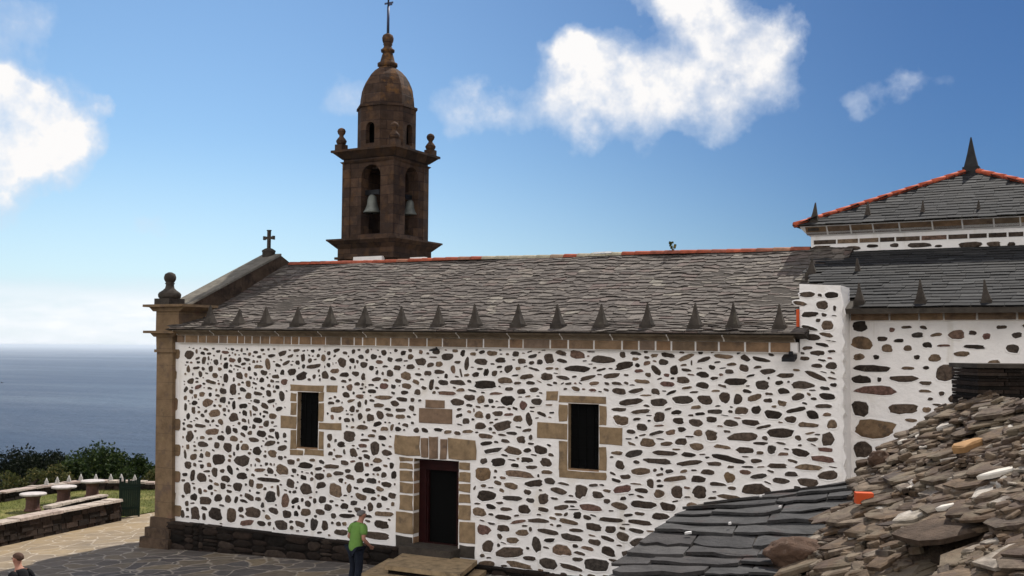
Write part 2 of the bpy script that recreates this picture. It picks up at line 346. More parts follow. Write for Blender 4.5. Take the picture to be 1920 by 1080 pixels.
def world_loc(o):
    v = Vector(o.location)
    while o.parent is not None: o = o.parent; v = v+Vector(o.location)
    return v
def tag(o, label=None, cat=None, group=None, kind=None):
    for k, v in (('label', label), ('category', cat), ('group', group), ('kind', kind or ('thing' if label else None))):
        if v: o[k] = v
    return o
def thing(name, label, cat, loc, group=None):
    o = bpy.data.objects.new(name, None); COL.objects.link(o); o.location = loc; o.empty_display_size = .3
    return tag(o, label, cat, group)
def copy_tree(o, loc, label=None, parent=None):
    c = o.copy(); COL.objects.link(c)
    if parent is None: c.location = loc
    else: c.parent = parent
    if label: c['label'] = label
    for ch in list(o.children): copy_tree(ch, None, None, c)
    return c

def slates(mb, fn, U, V, ex, wmin, wmax, thick=.012, mi=0, jit=.25, clip=None, lift=.010):
    """slates on a roof: fn(u,v)->(point, normal); u along the eave, v up the slope (metres)"""
    v = -.02; row = 0
    while v < V:
        u = -rng.random()*wmax
        while u < U:
            w = rng.uniform(wmin, wmax); u0, u1 = max(u, 0), min(u+w-.006, U); u += w
            if u1-u0 < .05: continue
            if clip and not clip((u0+u1)/2, v+ex*.6): continue
            j = ex*jit; L = min(ex*1.55, V-v+.02)
            vb = [v+rng.uniform(-j, j) for _ in range(2)]; vm = (vb[0]+vb[1])/2+rng.uniform(-j, j)*.7
            loop = [(u0, vb[0]), ((u0+u1)/2+rng.uniform(-.1, .1)*w, vm), (u1, vb[1]), (u1, v+L), (u0, v+L)]
            top = []; bot = []; hl = lift+thick*rng.uniform(.9, 1.9)
            for i, (a, bb) in enumerate(loop):
                P, N = fn(a, bb); h = hl if i < 3 else .004
                h += rng.uniform(0, .004)
                top.append(np.array(P)+np.array(N)*h); bot.append(np.array(P)+np.array(N)*(h-thick if i < 3 else -.006))
            mb.add(top+bot, [(0, 1, 2, 3, 4), (0, 5, 6, 1), (1, 6, 7, 2), (2, 7, 8, 3), (4, 9, 5, 0)], mi)
        v += ex*rng.uniform(.92, 1.08); row += 1

def wall_grid(mb, x0, x1, zlo, zhi, holes, Y, reveal, mi=0):
    """front face at Y with rectangular holes (x0,x1,z0,z1); zlo/zhi functions of x; reveals go back by reveal"""
    xs = sorted({x0, x1}|{h[0] for h in holes}|{h[1] for h in holes}|set(np.arange(math.ceil(x0), x1, 1.0)))
    zs = sorted({h[2] for h in holes}|{h[3] for h in holes})
    for a, b in zip(xs[:-1], xs[1:]):
        inside = [h for h in holes if h[0]-1e-6 <= a and b <= h[1]+1e-6]
        if not inside:
            mb.add([(a, Y, zlo(a)), (b, Y, zlo(b)), (b, Y, zhi(b)), (a, Y, zhi(a))], [(0, 1, 2, 3)], mi)
        else:
            h = inside[0]
            mb.add([(a, Y, zlo(a)), (b, Y, zlo(b)), (b, Y, h[2]), (a, Y, h[2])], [(0, 1, 2, 3)], mi)
            mb.add([(a, Y, h[3]), (b, Y, h[3]), (b, Y, zhi(b)), (a, Y, zhi(a))], [(0, 1, 2, 3)], mi)
    for (a, b, c, d) in holes:
        y2 = Y+reveal
        mb.add([(a, Y, c), (a, Y, d), (a, y2, d), (a, y2, c)], [(0, 1, 2, 3)], mi)
        mb.add([(b, Y, c), (b, y2, c), (b, y2, d), (b, Y, d)], [(0, 1, 2, 3)], mi)
        mb.add([(a, Y, d), (b, Y, d), (b, y2, d), (a, y2, d)], [(0, 1, 2, 3)], mi)
        mb.add([(a, Y, c), (a, y2, c), (b, y2, c), (b, Y, c)], [(0, 1, 2, 3)], mi)

# ---- rubble stones: sizes thrown largest first on a raster of the wall face
def stone_outline(w, h, n=12):
    p = rng.uniform(2.2, 3.6); t = np.linspace(0, 2*math.pi, n, endpoint=False)+rng.uniform(-.12, .12, n)
    c, s = np.cos(t), np.sin(t); r = 1/(np.abs(c)**p+np.abs(s)**p)**(1/p)
    r = r*(1+rng.normal(0, .065, n)); r *= 1+.10*np.cos(t-rng.uniform(0, 6.3))+.07*np.cos(2*t-rng.uniform(0, 6.3))+.05*np.cos(3*t-rng.uniform(0, 6.3))
    return np.stack([c*r*w/2, s*r*h/2], 1)
def pack(x0, x1, z0, z1, blocked, prelist, sizefn, passes, gap=.035, res=.016):
    nx, nz = int((x1-x0)/res), int((z1-z0)/res); occ = np.zeros((nz, nx), bool); out = []
    gx = x0+(np.arange(nx)+.5)*res; gz = z0+(np.arange(nz)+.5)*res
    for (a, b, c, d) in blocked:
        occ[max(0, int((c-z0)/res)):max(0, int((d-z0)/res)+1), max(0, int((a-x0)/res)):max(0, int((b-x0)/res)+1)] = True
    def region(o, grow):
        lo = o.min(0)-grow; hi = o.max(0)+grow
        i0, i1 = int((lo[0]-x0)/res), int((hi[0]-x0)/res)+1; k0, k1 = int((lo[1]-z0)/res), int((hi[1]-z0)/res)+1
        if i0 < 0 or k0 < 0 or i1 > nx or k1 > nz: return None
        c = o.mean(0); q = o-c; ang = np.arctan2(q[:, 1], q[:, 0]); rad = np.hypot(q[:, 0], q[:, 1]); od = np.argsort(ang)
        XX, ZZ = np.meshgrid(gx[i0:i1]-c[0], gz[k0:k1]-c[1]); A = np.arctan2(ZZ, XX)
        rr = np.interp(A, np.concatenate([ang[od]-2*math.pi, ang[od], ang[od]+2*math.pi]), np.tile(rad[od], 3))
        return (slice(k0, k1), slice(i0, i1)), np.hypot(XX, ZZ) < rr+grow
    for (cx, cz, w, h, kind) in prelist:
        o = stone_outline(w, h, 14)+np.array((cx, cz)); r = region(o, -.025)
        if r is None or occ[r[0]][r[1]].any(): continue
        r = region(o, .01); r = r if r is not None else region(o, -.025); occ[r[0]] |= r[1]; out.append((o, kind))
    for (lo, hi, tries) in passes:
        cxs = rng.uniform(x0, x1, tries); czs = rng.uniform(z0, z1, tries)
        for cx, cz in zip(cxs, czs):
            i, k = int((cx-x0)/res), int((cz-z0)/res)
            if occ[min(k, nz-1), min(i, nx-1)]: continue
            base, asp, tilt = sizefn(cx, cz); s = base*rng.uniform(lo, hi); a = asp*math.exp(rng.normal(0, .40))
            w, h = s*math.sqrt(a), s/math.sqrt(a)
            o = stone_outline(w, h); th = rng.normal(tilt, .13) if rng.random() > .035 else rng.uniform(0, 3)
            o = o@np.array([[math.cos(th), math.sin(th)], [-math.sin(th), math.cos(th)]])+np.array((cx, cz))
            r = region(o, gap*rng.uniform(.75, 1.25)*(.7+.3*min(1, s/.25)))
            if r is None or occ[r[0]][r[1]].any(): continue
            r2 = region(o, .004)
            occ[r2[0]] |= r2[1]; out.append((o, 0))
    return out
def px_stone(cx, cy, w, h, Y=0.0, kind=0):
    x, z = W(cx, cy, Y); x0, _ = W(cx-w/2, cy, Y); x1, _ = W(cx+w/2, cy, Y); _, a = W(cx, cy+h/2, Y); _, b = W(cx, cy-h/2, Y)
    return (x, z, x1-x0, b-a, kind)

def gz(x, y=0): return float(np.clip(.15+.038*x, 0, .6))
def ez(x): return -.0085*(x-1)

# ------------------------------------------------------------------ the church
church = thing('church', 'whitewashed rubble stone church with slate roofs and a brown bell tower', 'church', (9.5, 4.8, .3))

# openings in the nave wall, from the photograph, on the wall plane Y=0
def rect(xa, ya, xb, yb, Y=0.0):
    xm, ym = (xa+xb)/2, (ya+yb)/2
    return (W(xa, ym, Y)[0], W(xb, ym, Y)[0], W(xm, yb, Y)[1], W(xm, ya, Y)[1])
OW1 = rect(557, 735, 597, 842); OW2 = rect(1065, 757, 1123, 883); OD = rect(775, 862, 860, 1024)
NX0, NX1 = .75, 18.87
def ztop(x): return 5.80+ez(x) if x < 18.06 else 6.98
ZB = .12
mb = MB()
wall_grid(mb, NX0, 18.06, lambda x: ZB, lambda x: 5.80+ez(x), [OW1, OW2, OD], 0, .38)
mb.add([(18.06, 0, ZB), (NX1, 0, ZB), (NX1, 0, 6.98), (18.06, 0, 7.03)], [(0, 1, 2, 3)])          # pier above the eave
mb.add([(18.06, 0, 5.7), (18.06, 0, 7.03), (18.06, .8, 7.03), (18.06, .8, 5.7)], [(0, 1, 2, 3)])
mb.add([(18.06, 0, 7.03), (NX1, 0, 6.98), (NX1, .8, 6.98), (18.06, .8, 7.03)], [(0, 1, 2, 3)])
mb.add([(NX1, 0, ZB), (NX1, .85, ZB), (NX1, .85, 6.98), (NX1, 0, 6.98)], [(0, 1, 2, 3)])
mb.box((NX0-.3, 9.2, 0), (NX1, 9.6, 6.2)); mb.box((NX0-.35, .1, 0), (NX0+.1, 9.2, 6.1))              # far and west walls
# door and window surround rectangles block the rubble
def block(*px, m=.03):
    r = rect(*px); return (r[0]-m, r[1]+m, r[2]-m, r[3]+m)
dressed_px = {'w1': [(545, 722, 607, 734), (526, 780, 556, 803), (598, 793, 640, 806), (545, 737, 556, 752), (545, 755, 556, 778), (545, 806, 556, 842), (598, 736, 607, 753), (598, 756, 607, 790), (598, 809, 607, 842), (544, 843, 568, 853), (571, 843, 607, 854), (612, 723, 633, 736)],
 'w2': [(1048, 743, 1137, 756), (1048, 759, 1064, 790), (1007, 793, 1063, 822), (1048, 827, 1064, 882), (1124, 761, 1137, 797), (1124, 801, 1167, 834), (1124, 838, 1137, 882), (1048, 884, 1137, 898), (1024, 733, 1046, 751)],
 'plaque': [(786, 766, 848, 794), (798, 750, 834, 765)],
 'door': [(741, 818, 787, 854), (790, 821, 803, 858), (805, 819, 821, 860), (826, 823, 838, 861), (842, 823, 893, 863),
          (750, 858, 774, 865), (750, 868, 774, 879), (750, 882, 774, 902), (750, 905, 774, 925), (750, 928, 774, 957), (742, 960, 774, 1000), (742, 1005, 774, 1031),
          (861, 867, 882, 881), (861, 885, 882, 903), (861, 907, 882, 922), (861, 926, 882, 943), (861, 947, 882, 975), (861, 979, 891, 1019), (861, 1024, 890, 1046)]}
blocked = [block(*q, m=.045) for L in dressed_px.values() for q in L]
blocked += [(h[0]-.02, h[1]+.02, h[2]-.02, h[3]+.02) for h in (OW1, OW2, OD)]
blocked += [(0, 1.13, 0, 6), (0, OD[0], 0, .93), (1.0, 18.0, 5.70, 6.2), (OD[0]-.35, OD[1]+.35, 0, 1.05), (18.83, 19, 0, 7), (17.6, 18.0, 5.4, 6)]
ps = [(354, 666, 19, 17), (344, 730, 30, 20), (450, 704, 14, 13), (548, 697, 16, 13), (439, 782, 19, 17), (428, 807, 12, 17), (427, 838, 18, 17), (340, 816, 22, 12), (381, 833, 19, 12), (762, 705, 19, 17), (720, 745, 31, 9),
 (837, 737, 36, 8), (859, 754, 28, 13), (711, 760, 20, 9), (695, 784, 16, 14), (680, 801, 22, 11), (908, 722, 45, 15), (411, 861, 24, 23), (453, 865, 28, 22), (528, 880, 24, 20), (573, 917, 26, 21), (628, 919, 25, 26), (405, 963, 26, 24), (435, 965, 18, 30), (367, 962, 19, 26),
 (905, 889, 30, 28), (910, 930, 36, 20), (900, 960, 25, 18), (908, 994, 24, 20), (527, 985, 24, 20), (610, 985, 14, 20), (650, 967, 32, 9), (622, 974, 22, 19), (715, 984, 28, 16), (706, 1004, 52, 15), (720, 963, 34, 10), (640, 998, 26, 12), (455, 893, 24, 13), (378, 895, 20, 18), (503, 900, 40, 9), (655, 917, 10, 19), (720, 891, 12, 12),
 (1164, 789, 28, 20), (1235, 783, 22, 20), (1213, 830, 31, 17), (1335, 816, 25, 20), (1321, 750, 28, 18), (1358, 746, 20, 22), (1383, 749, 18, 21), (1429, 721, 28, 18), (1231, 865, 51, 11), (1327, 886, 26, 12), (1367, 896, 21, 22), (1458, 873, 37, 10), (1312, 924, 29, 25), (1204, 946, 51, 15), (1253, 951, 28, 16), (1240, 968, 33, 13), (1109, 952, 44, 13), (1090, 922, 24, 25), (1114, 988, 33, 14),
 (1054, 1031, 32, 22), (1029, 1058, 35, 22), (1117, 1059, 51, 23), (1148, 975, 45, 10), (1200, 979, 43, 10), (982, 955, 25, 17), (1025, 867, 22, 18), (988, 862, 22, 11), (1219, 906, 15, 18), (1447, 842, 16, 18), (1282, 713, 26, 13), (1029, 673, 18, 20), (1025, 706, 25, 14), (1276, 829, 24, 14), (1390, 1000, 24, 14), (1182, 1040, 32, 17),
 (1513, 552, 28, 12), (1561, 553, 28, 12), (1543, 572, 27, 16), (1519, 589, 31, 11), (1552, 609, 24, 20), (1522, 632, 33, 13), (1531, 662, 27, 12), (1503, 722, 47, 14), (1551, 825, 26, 24), (1560, 795, 18, 18), (1482, 786, 22, 15), (1547, 843, 30, 10), (1515, 876, 50, 12), (1545, 762, 32, 9)]
pre = [px_stone(*q) for q in ps]; pre[52] = pre[52][:4]+(1,); pre[25] = pre[25][:4]+(1,)
def nave_size(x, z):
    low = 1-min(1, max(0, (z-1)/4.5)); right = min(1, max(0, (x-7)/7))
    return .140+.080*low+.028*right, 1.35+1.35*right+.3*low, 0.05*math.sin(x*1.3)
stones = pack(.9, 18.9, .1, 7.0, blocked, pre, nave_size, [(1.35, 1.9, 260), (1.0, 1.35, 4000), (.75, 1.0, 18000), (.5, .75, 26000), (.34, .48, 18000)], gap=.034)
for o, kind in stones:
    if o[:, 1].max() > 6.93 or (o[:, 0].min() < 18.08 and o[:, 1].max() > 5.7+.5 and o[:, 0].mean() < 18.05): continue
    mb.blob(o, 0, rng.uniform(.004, .018), 1+kind, 0)
nave_wall = mb.build('nave_wall', [M['plaster'], M['stone'], M['ochre']], church)

def dressed(name, pxs, parent, mat=None, proud=.014, Y=0.0, irregular=.012):
    """one dressed block; its outline slightly uneven, arrises eased"""
    a, b, c, d = rect(*pxs, Y); m = MB(); e = irregular; n = []
    jit = lambda: rng.uniform(-e, e)
    loop = [(a+jit(), c+jit()), ((a+b)/2, c+jit()*.6), (b+jit(), c+jit()), (b+jit(), (c+d)/2), (b+jit(), d+jit()), ((a+b)/2, d+jit()*.6), (a+jit(), d+jit()), (a+jit(), (c+d)/2)]
    cx, cz = (a+b)/2, (c+d)/2
    ins = [(cx+(x-cx)*(1-.012/max(.03, (b-a)/2)), cz+(z-cz)*(1-.012/max(.03, (d-c)/2))) for x, z in loop]
    N = len(loop); vs = [(x, Y+.02, z) for x, z in loop]+[(x, Y-proud*.6, z) for x, z in loop]+[(x, Y-proud, z) for x, z in ins]
    fs = [(r*N+i, r*N+(i+1) % N, (r+1)*N+(i+1) % N, (r+1)*N+i) for r in range(2) for i in range(N)]+[tuple(2*N+i for i in range(N))]
    m.add(vs, fs); return m.build(name, mat or M['ashlar'], parent)

for key, O, names in (('w1', OW1, None), ('w2', OW2, None)):
    m = MB(); yb = .15
    m.add([(O[0], yb, O[2]), (O[1], yb, O[2]), (O[1], yb, O[3]), (O[0], yb, O[3])], [(0, 1, 2, 3)])
    # stone lining of the reveal
    win = m.build('window', M['black'], church)
    g = MB()
    for k in range(1, 4): x = O[0]+(O[1]-O[0])*k/4; g.box((x-.012, .125, O[2]), (x+.012, .145, O[3]))
    for k in range(1, 6): z = O[2]+(O[3]-O[2])*k/6; g.box((O[0], .127, z-.01), (O[1], .142, z+.01))
    g.build('window_grille', M['black'], win)
    lin = MB()
    lin.box((O[0]-.001, .004, O[2]), (O[0]+.006, .14, O[3])); lin.box((O[1]-.006, .004, O[2]), (O[1]+.001, .14, O[3])); lin.box((O[0]+.006, .004, O[3]-.006), (O[1]-.006, .14, O[3]))
    lin.box((O[0]+.006, .004, O[2]), (O[1]-.006, .14, O[2]+.03))
    lin.build('reveal', M['ashlar'], win)
    L = dressed_px[key]
    for i, q in enumerate(L):
        nm = 'lintel' if i == 0 else ('sill' if q[1] > 840 and q[1] != 838 and (q[3]-q[1]) < 16 else 'jamb_stone')
        dressed(nm, q, win)
for i, q in enumerate(dressed_px['plaque']):
    if i == 0: plaque = dressed('carved_plaque', q, church, M['cornice'], .02, irregular=.004)
    else: dressed('plaque_top', q, plaque, M['cornice'], .02, irregular=.004)

# door: recessed red frame, dark opening, irregular arch stones
yd = .24
Oi = rect(799, 882, 856, 1019, yd)
m = MB()
m.box((OD[0]+.004, yd, OD[2]), (Oi[0], yd+.08, OD[3]-.004)); m.box((Oi[1], yd, OD[2]), (OD[1]-.004, yd+.08, OD[3]-.004)); m.box((Oi[0], yd+.002, Oi[3]), (Oi[1], yd+.08, OD[3]-.004))
m.box((Oi[0], yd+.002, OD[2]), (Oi[1], yd+.08, Oi[2]))
door = m.build('door', M['doorwood'], church)
m = MB(); m.box((Oi[0], yd+.12, OD[2]), (Oi[1], yd+.14, OD[3])); m.build('dark_doorway', M['black'], door)
m = MB(); m.box((Oi[0]+.001, yd+.03, Oi[2]), (Oi[0]+.04, yd+.115, Oi[3]-.002)); m.build('door_leaf', M['doorwood'], door)
m = MB(); m.box((OD[0]-.12, -.42, OD[2]-.22), (OD[1]+.05, yd+.1, OD[2]+.004)); m.build('threshold', M['darkstone'], door)
for i, q in enumerate(dressed_px['door']):
    nm = 'lintel' if i in (0, 4) else ('keystone' if i < 4 else 'jamb_stone')
    mt = M['ashlar'] if i not in (1, 2, 3) else M['cornice']
    if i in (11, 18): mt = M['darkstone']
    dressed(nm, q, door, mt, .03 if i < 5 else .02, irregular=(.012 if i in (1, 2, 3) else .03) if i < 5 else .015)
m = MB(); mR = MB()
for q in dressed_px['door'][5:]:                                         # the jamb blocks turn into the reveal
    a, b, c, d = rect(*q)
    if q[0] < 800: m.box((OD[0]-.002, .004, c+.01), (OD[0]+.012, yd-.002, d-.01))
    else: mR.box((OD[1]-.012, .004, c+.01), (OD[1]+.002, yd-.002, d-.01))
m.build('reveal', M['ashlar'], door); mR.build('reveal', M['ashlar'], door)

# plinth of dark rubble, left of the door and right of it
m = MB()
def plinth_run(xa, xb, zt):
    m.box((xa, -.20, -.1), (xb, -.002, zt-.03), 0)
    x = xa
    while x < xb:
        w = rng.uniform(.15, .75); z = gz(x)-.05-rng.uniform(0, .1)
        while z < zt-.05:
            h = min(rng.uniform(.07, .26), zt-z)
            o = stone_outline(min(w, xb-x)*1.02, h*1.02)+np.array((x+min(w, xb-x)/2, z+h/2)); m.blob(o, -.2, rng.uniform(.012, .05), 1); z += h
        m.box((x+.004, -.225-rng.uniform(0, .03), zt-.06), (min(x+w, xb)-.004, -.003, zt-rng.uniform(.0, .025)), 1); x += w
plinth_run(.92, OD[0]-.28, .93); plinth_run(OD[1]+.3, 18.8, .74)
m.build('plinth', [M['plinthcore'], M['plinth']], church)

# corner pilaster with base, band, double cornice and quoins
m = MB()
def tap(xl0, xr0, z0, xl1, xr1, z1, yf, yb=.1):
    m.add([(xl0, yf, z0), (xr0, yf, z0), (xr0, yb, z0), (xl0, yb, z0), (xl1, yf, z1), (xr1, yf, z1), (xr1, yb, z1), (xl1, yb, z1)],
          [(0, 3, 2, 1), (4, 5, 6, 7), (0, 1, 5, 4), (1, 2, 6, 5), (2, 3, 7, 6), (3, 0, 4, 7)])
D = .9
tap(.32, .97, .98, .24, .85, 5.52, -.12, D); tap(.19, .90, 5.52, .19, .90, 5.60, -.17, D); tap(.22, .83, 5.60, .2, .82, 5.95, -.12, D)
tap(.16, .88, 5.95, .02, 1.02, 6.05, -.17, D+.05); tap(-.06, 1.10, 6.05, -.06, 1.10, 6.12, -.36, D+.1)
tap(.20, 1.08, 6.12, .20, 1.08, 6.66, -.14, D); tap(.14, 1.16, 6.66, -.02, 1.34, 6.78, -.20, D+.05); tap(-.10, 1.42, 6.78, -.10, 1.42, 6.85, -.36, D+.1)
pil = m.build('corner_pilaster', M['pilaster'], church)
m = MB(); tap(.22, 1.03, .70, .24, .98, .985, -.2, D); tap(.12, 1.05, .44, .12, 1.05, .705, -.28, D); tap(.0, 1.1, -.1, .02, 1.1, .445, -.36, D)
m.build('pilaster_base', M['pilbase'], pil)
m = MB(); fx_ = at(318, 560, 1, .25); px0 = (float(fx_[0]), .25)
m.box((px0[0]-.29, px0[1]-.29, 6.85), (px0[0]+.29, px0[1]+.29, 7.03))
m.lathe([(.27, 0), (.31, .04), (.32, .12), (.29, .17), (.19, .24), (.13, .30), (.11, .40), (.14, .43), (.11, .46), (.13, .48), (.165, .55), (.17, .61), (.14, .70), (.05, .75)], (px0[0], px0[1], 7.03), 20)
m.build('ball_finial', M['darkstone'], pil)
m = MB()
for (ya, yb, xe) in ((655, 672, 337), (694, 712, 331), (722, 741, 328), (746, 769, 333), (785, 806, 338), (833, 854, 338), (883, 903, 338), (921, 938, 329), (947, 967, 340)):
    a, b, c, d = rect(318, ya, xe, yb); o = np.array([(a, c), (b-.05, c-.01), (b, c+.04), (b+.01, d-.05), (b-.04, d), (a, d)]); m = MB(); m.prism([(x, -.02, z) for x, z in o], (0, .03, 0)); m.build('quoin', M['pilaster'], pil)

# eaves cornice: course of blocks on mortar, moulded slabs above
m = MB()
def cz(x, base): return base+ez(x)
x = .98; m.add([(x, -.090, cz(x, 5.785)), (18.03, -.090, cz(18.03, 5.785)), (18.03, -.090, cz(18.03, 6.0)), (x, -.090, cz(x, 6.0)), (x, .1, cz(x, 5.785)), (18.03, .1, cz(18.03, 5.785)), (18.03, .1, cz(18.03, 6.0)), (x, .1, cz(x, 6.0))], [(0, 1, 2, 3), (0, 4, 5, 1), (1, 5, 6, 2), (2, 6, 7, 3)], 1)
while x < 17.95:
    w = min(rng.uniform(.22, .5) if x < 8 else rng.uniform(.35, .75), 18.0-x); a, b = x+.022, x+w-.022; x += w
    if b-a < .06: continue
    y = -.097-rng.uniform(0, .02)
    m.add([(a, y, cz(a, 5.80)), (b, y, cz(b, 5.80)), (b, y, cz(b, 5.995)), (a, y, cz(a, 5.995)), (a, 0, cz(a, 5.80)), (b, 0, cz(b, 5.80)), (b, 0, cz(b, 5.995)), (a, 0, cz(a, 5.995))],
          [(0, 1, 2, 3), (0, 4, 5, 1), (1, 5, 6, 2), (3, 2, 6, 7), (0, 3, 7, 4)], 0)
cornice = m.build('eaves_cornice', [M['cornice'], M['plaster']], church)
m = MB(); x = 1.0
prof = [(-.10, 6.0), (-.13, 6.0), (-.14, 6.03), (-.17, 6.055), (-.23, 6.085), (-.29, 6.105), (-.30, 6.16), (0, 6.16)]
m.add([(xx, y+.010, z+ez(xx)) for xx in (1.0, 18.0) for y, z in prof], [(i, i+1, i+9, i+8) for i in range(7)], 1)
while x < 17.9:
    w = min(rng.uniform(.95, 1.6), 18.0-x); sk = .06; a, b = x+.016, x+w-.016; x += w
    vs = [(a+sk*(-y), y, z+ez(a)) for y, z in prof]+[(b+sk*(-y), y, z+ez(b)) for y, z in prof]
    m.add(vs, [(i, i+8, i+9, i+1) for i in range(7)]+[tuple(range(8)), tuple(range(8, 16))[::-1]], 0)
m.build('cornice_moulding', [M['moulding'], M['plaster']], cornice)

# nave roof
RP = [(-.38, 6.185), (.8, 6.47), (4.5, 8.265)]                       # profile (Y, z): sprocketed eave
seg = [math.hypot(RP[i+1][0]-RP[i][0], RP[i+1][1]-RP[i][1]) for i in range(2)]; RV = sum(seg)
def roof_fn(x0):
    def fn(u, v):
        X = x0+u; k = 0 if v < seg[0] else 1; q = (v-(0 if k == 0 else seg[0]))/seg[k]
        (ya, za), (yb, zb) = RP[k], RP[k+1]; y = ya+(yb-ya)*q; z = za+(zb-za)*q+ez(X)
        z += .018*math.sin(X*.9+y)+.012*math.sin(X*2.3-y*1.7)-.03*math.sin(math.pi*min(1, max(0, y/4.5)))*(1+.5*math.sin(X*.5))
        n = Vector((0, -(zb-za), yb-ya)).normalized(); return (X, y, z), n
    return fn
m = MB()
base = [(x, y, z+ez(x)-.03) for x in (.8, 18.25) for (y, z) in RP+[(9.9, 5.95), (9.6, 5.8), (4.5, 8.0), (0.0, 6.1)]]
m.add(base, [(i, i+7, (i+1) % 7+7, (i+1) % 7) for i in range(7)]+[tuple(range(7)), tuple(range(7, 14))[::-1]], 1)
m.box((.95, -.40, 6.14), (1.0, -.1, 6.16), 1)
# eave slabs, longer and thicker
x = 1.0
while x < 18.2:
    w = min(rng.uniform(.35, .7), 18.25-x); a, b = x+.003, x+w-.003; x += w; j = rng.uniform(-.02, .02)
    m.add([(a, -.42+j, 6.165+ez(a)), (b, -.42+j, 6.165+ez(b)), (b, .05, 6.28+ez(b)), (a, .05, 6.28+ez(a)), (a, -.42+j, 6.195+ez(a)), (b, -.42+j, 6.195+ez(b)), (b, .05, 6.31+ez(b)), (a, .05, 6.31+ez(a))],
          [(0, 3, 2, 1), (4, 5, 6, 7), (0, 1, 5, 4), (1, 2, 6, 5), (2, 3, 7, 6), (3, 0, 4, 7)], 0)
slates(m, roof_fn(.82), 17.43, RV, .19, .20, .44, .014, 0, .38, lift=.018)
# grey-brown lower courses go on over the ridge
def far_fn(u, v):
    y = 4.5+v*.91; return (.9+u, y, 8.265-.39*v+ez(.9+u)), Vector((0, .41, .91)).normalized()
slates(m, far_fn, 17.3, 5.4, .6, .5, .9, .014, 0, .1)
nave_roof = m.build('nave_roof', [M['slate'], M['darkstone']], church)
m = MB(); x = 1.05
while x < 17.2:                                                     # half-round ridge tiles, each lapping the next
    w = rng.uniform(.36, .46); z0 = 8.255+ez(x)+.01*math.sin(x*1.1); pale = 8.0 < x < 12.2 and rng.random() < .75
    for (xa, xb, ra, rb) in ((x, x+w+.04, .125, .105),):
        vs = []; n = 9
        for (X, r) in ((xa, ra), (xb, rb)):
            for rr in (r, r-.02):
                vs += [(X, 4.5-rr*1.15*math.cos(t), z0+rr*.85*math.sin(t)) for t in np.linspace(0, math.pi, n)]
        fs = [(i, i+1, 2*n+i+1, 2*n+i) for i in range(n-1)]+[(i, n+i, n+i+1, i+1) for i in range(n-1)]
        m.add(vs, fs, 1 if pale else 0, True)
    x += w
m.box((11.55, 4.37, 8.32+ez(11.5)), (12.05, 4.63, 8.365+ez(11.5)), 2)
m.build('ridge_tile', [M['ridge'], M['palerridge'], M['white']], nave_roof)
def pinnacle(parent, px, by, ty, Y, mat, wpx):
    x, z = W(px, by, Y); _, zt = W(px, ty, Y); xw = (W(px+wpx/2, by, Y)[0]-W(px-wpx/2, by, Y)[0])/2*.80; m = MB()
    xw *= rng.uniform(.93, 1.07); tx, ty2 = rng.normal(0, .02), rng.normal(0, .015); hb = .085; r = xw*.86; c = (x, Y, z-.06)
    m.box((x-xw, Y-xw, z-.16), (x+xw, Y+xw, z-.06+hb))
    vs = [(x+sx*r, Y+sy*r, z-.06+hb) for sx, sy in ((-1, -1), (1, -1), (1, 1), (-1, 1))]
    hm = (zt-z)*.5; vs += [(x+tx*.5+sx*r*.48, Y+ty2*.5+sy*r*.48, z+hm) for sx, sy in ((-1, -1), (1, -1), (1, 1), (-1, 1))]
    vs += [(x+tx+sx*.012, Y+ty2+sy*.012, zt) for sx, sy in ((-1, -1), (1, -1), (1, 1), (-1, 1))]
    m.add(vs, [(i, (i+1) % 4, (i+1) % 4+4, i+4) for i in range(4)]+[(i+4, (i+1) % 4+4, (i+1) % 4+8, i+8) for i in range(4)]+[(8, 9, 10, 11)])
    return m.build('pinnacle', mat, parent, (x, Y, z-.1))
tops = (572, 580, 575, 575, 573, 573, 574, 573, 570, 570, 570, 570, 568, 568, 568, 570)
for px, ty in zip((394, 447, 499, 559, 620, 684, 753, 822, 892, 972, 1047, 1127, 1214, 1304, 1376, 1462), tops):
    pinnacle(nave_roof, px, 608+4*(px-394)/1070, ty, -.08, M['darkstone'], 22+8*(px-394)/1070)

# west gable parapet with cross
m = MB()
def cop(y): return 6.60+.452*y
ya, yap = .28, 4.36
m.prism([(.06, ya, cop(ya)-.5), (.06, ya, cop(ya)), (.06, yap, cop(yap)), (.06, 9.5, cop(yap)-.452*5.14), (.06, 9.5, 5.9), (.06, yap, 7.6)], (.70, 0, 0), 1)
y = ya
while y < yap-.05:                                                  # coping slabs, joints open a little
    L = min(rng.uniform(.7, 1.0), yap-y); a, b = y+.006, y+L-.006; y += L; t = .06
    m.add([(-.02, a, cop(a)+.002), (.80, a, cop(a)+.002), (.80, b, cop(b)+.002), (-.02, b, cop(b)+.002), (.0, a, cop(a)+t), (.78, a, cop(a)+t), (.78, b, cop(b)+t), (.0, b, cop(b)+t)],
          [(0, 3, 2, 1), (4, 5, 6, 7), (0, 1, 5, 4), (1, 2, 6, 5), (2, 3, 7, 6), (3, 0, 4, 7)], 0)
gable = m.build('gable_parapet', [M['coping'], M['pilbase']], church)
m = MB(); gc = (.33, 4.28, cop(4.28)-.10)
m.lathe([(.19, 0), (.20, .05), (.20, .24), (.215, .26), (.215, .30), (.12, .36), (.06, .38)], gc, 16)
m.box((gc[0]-.045, gc[1]-.04, gc[2]+.36), (gc[0]+.045, gc[1]+.04, gc[2]+.93)); m.box((gc[0]-.19, gc[1]-.0385, gc[2]+.66), (gc[0]+.19, gc[1]+.0385, gc[2]+.745))
for s in (-1, 1): m.box((gc[0]+s*.19-.022, gc[1]-.045, gc[2]+.642), (gc[0]+s*.19+.022, gc[1]+.045, gc[2]+.763))
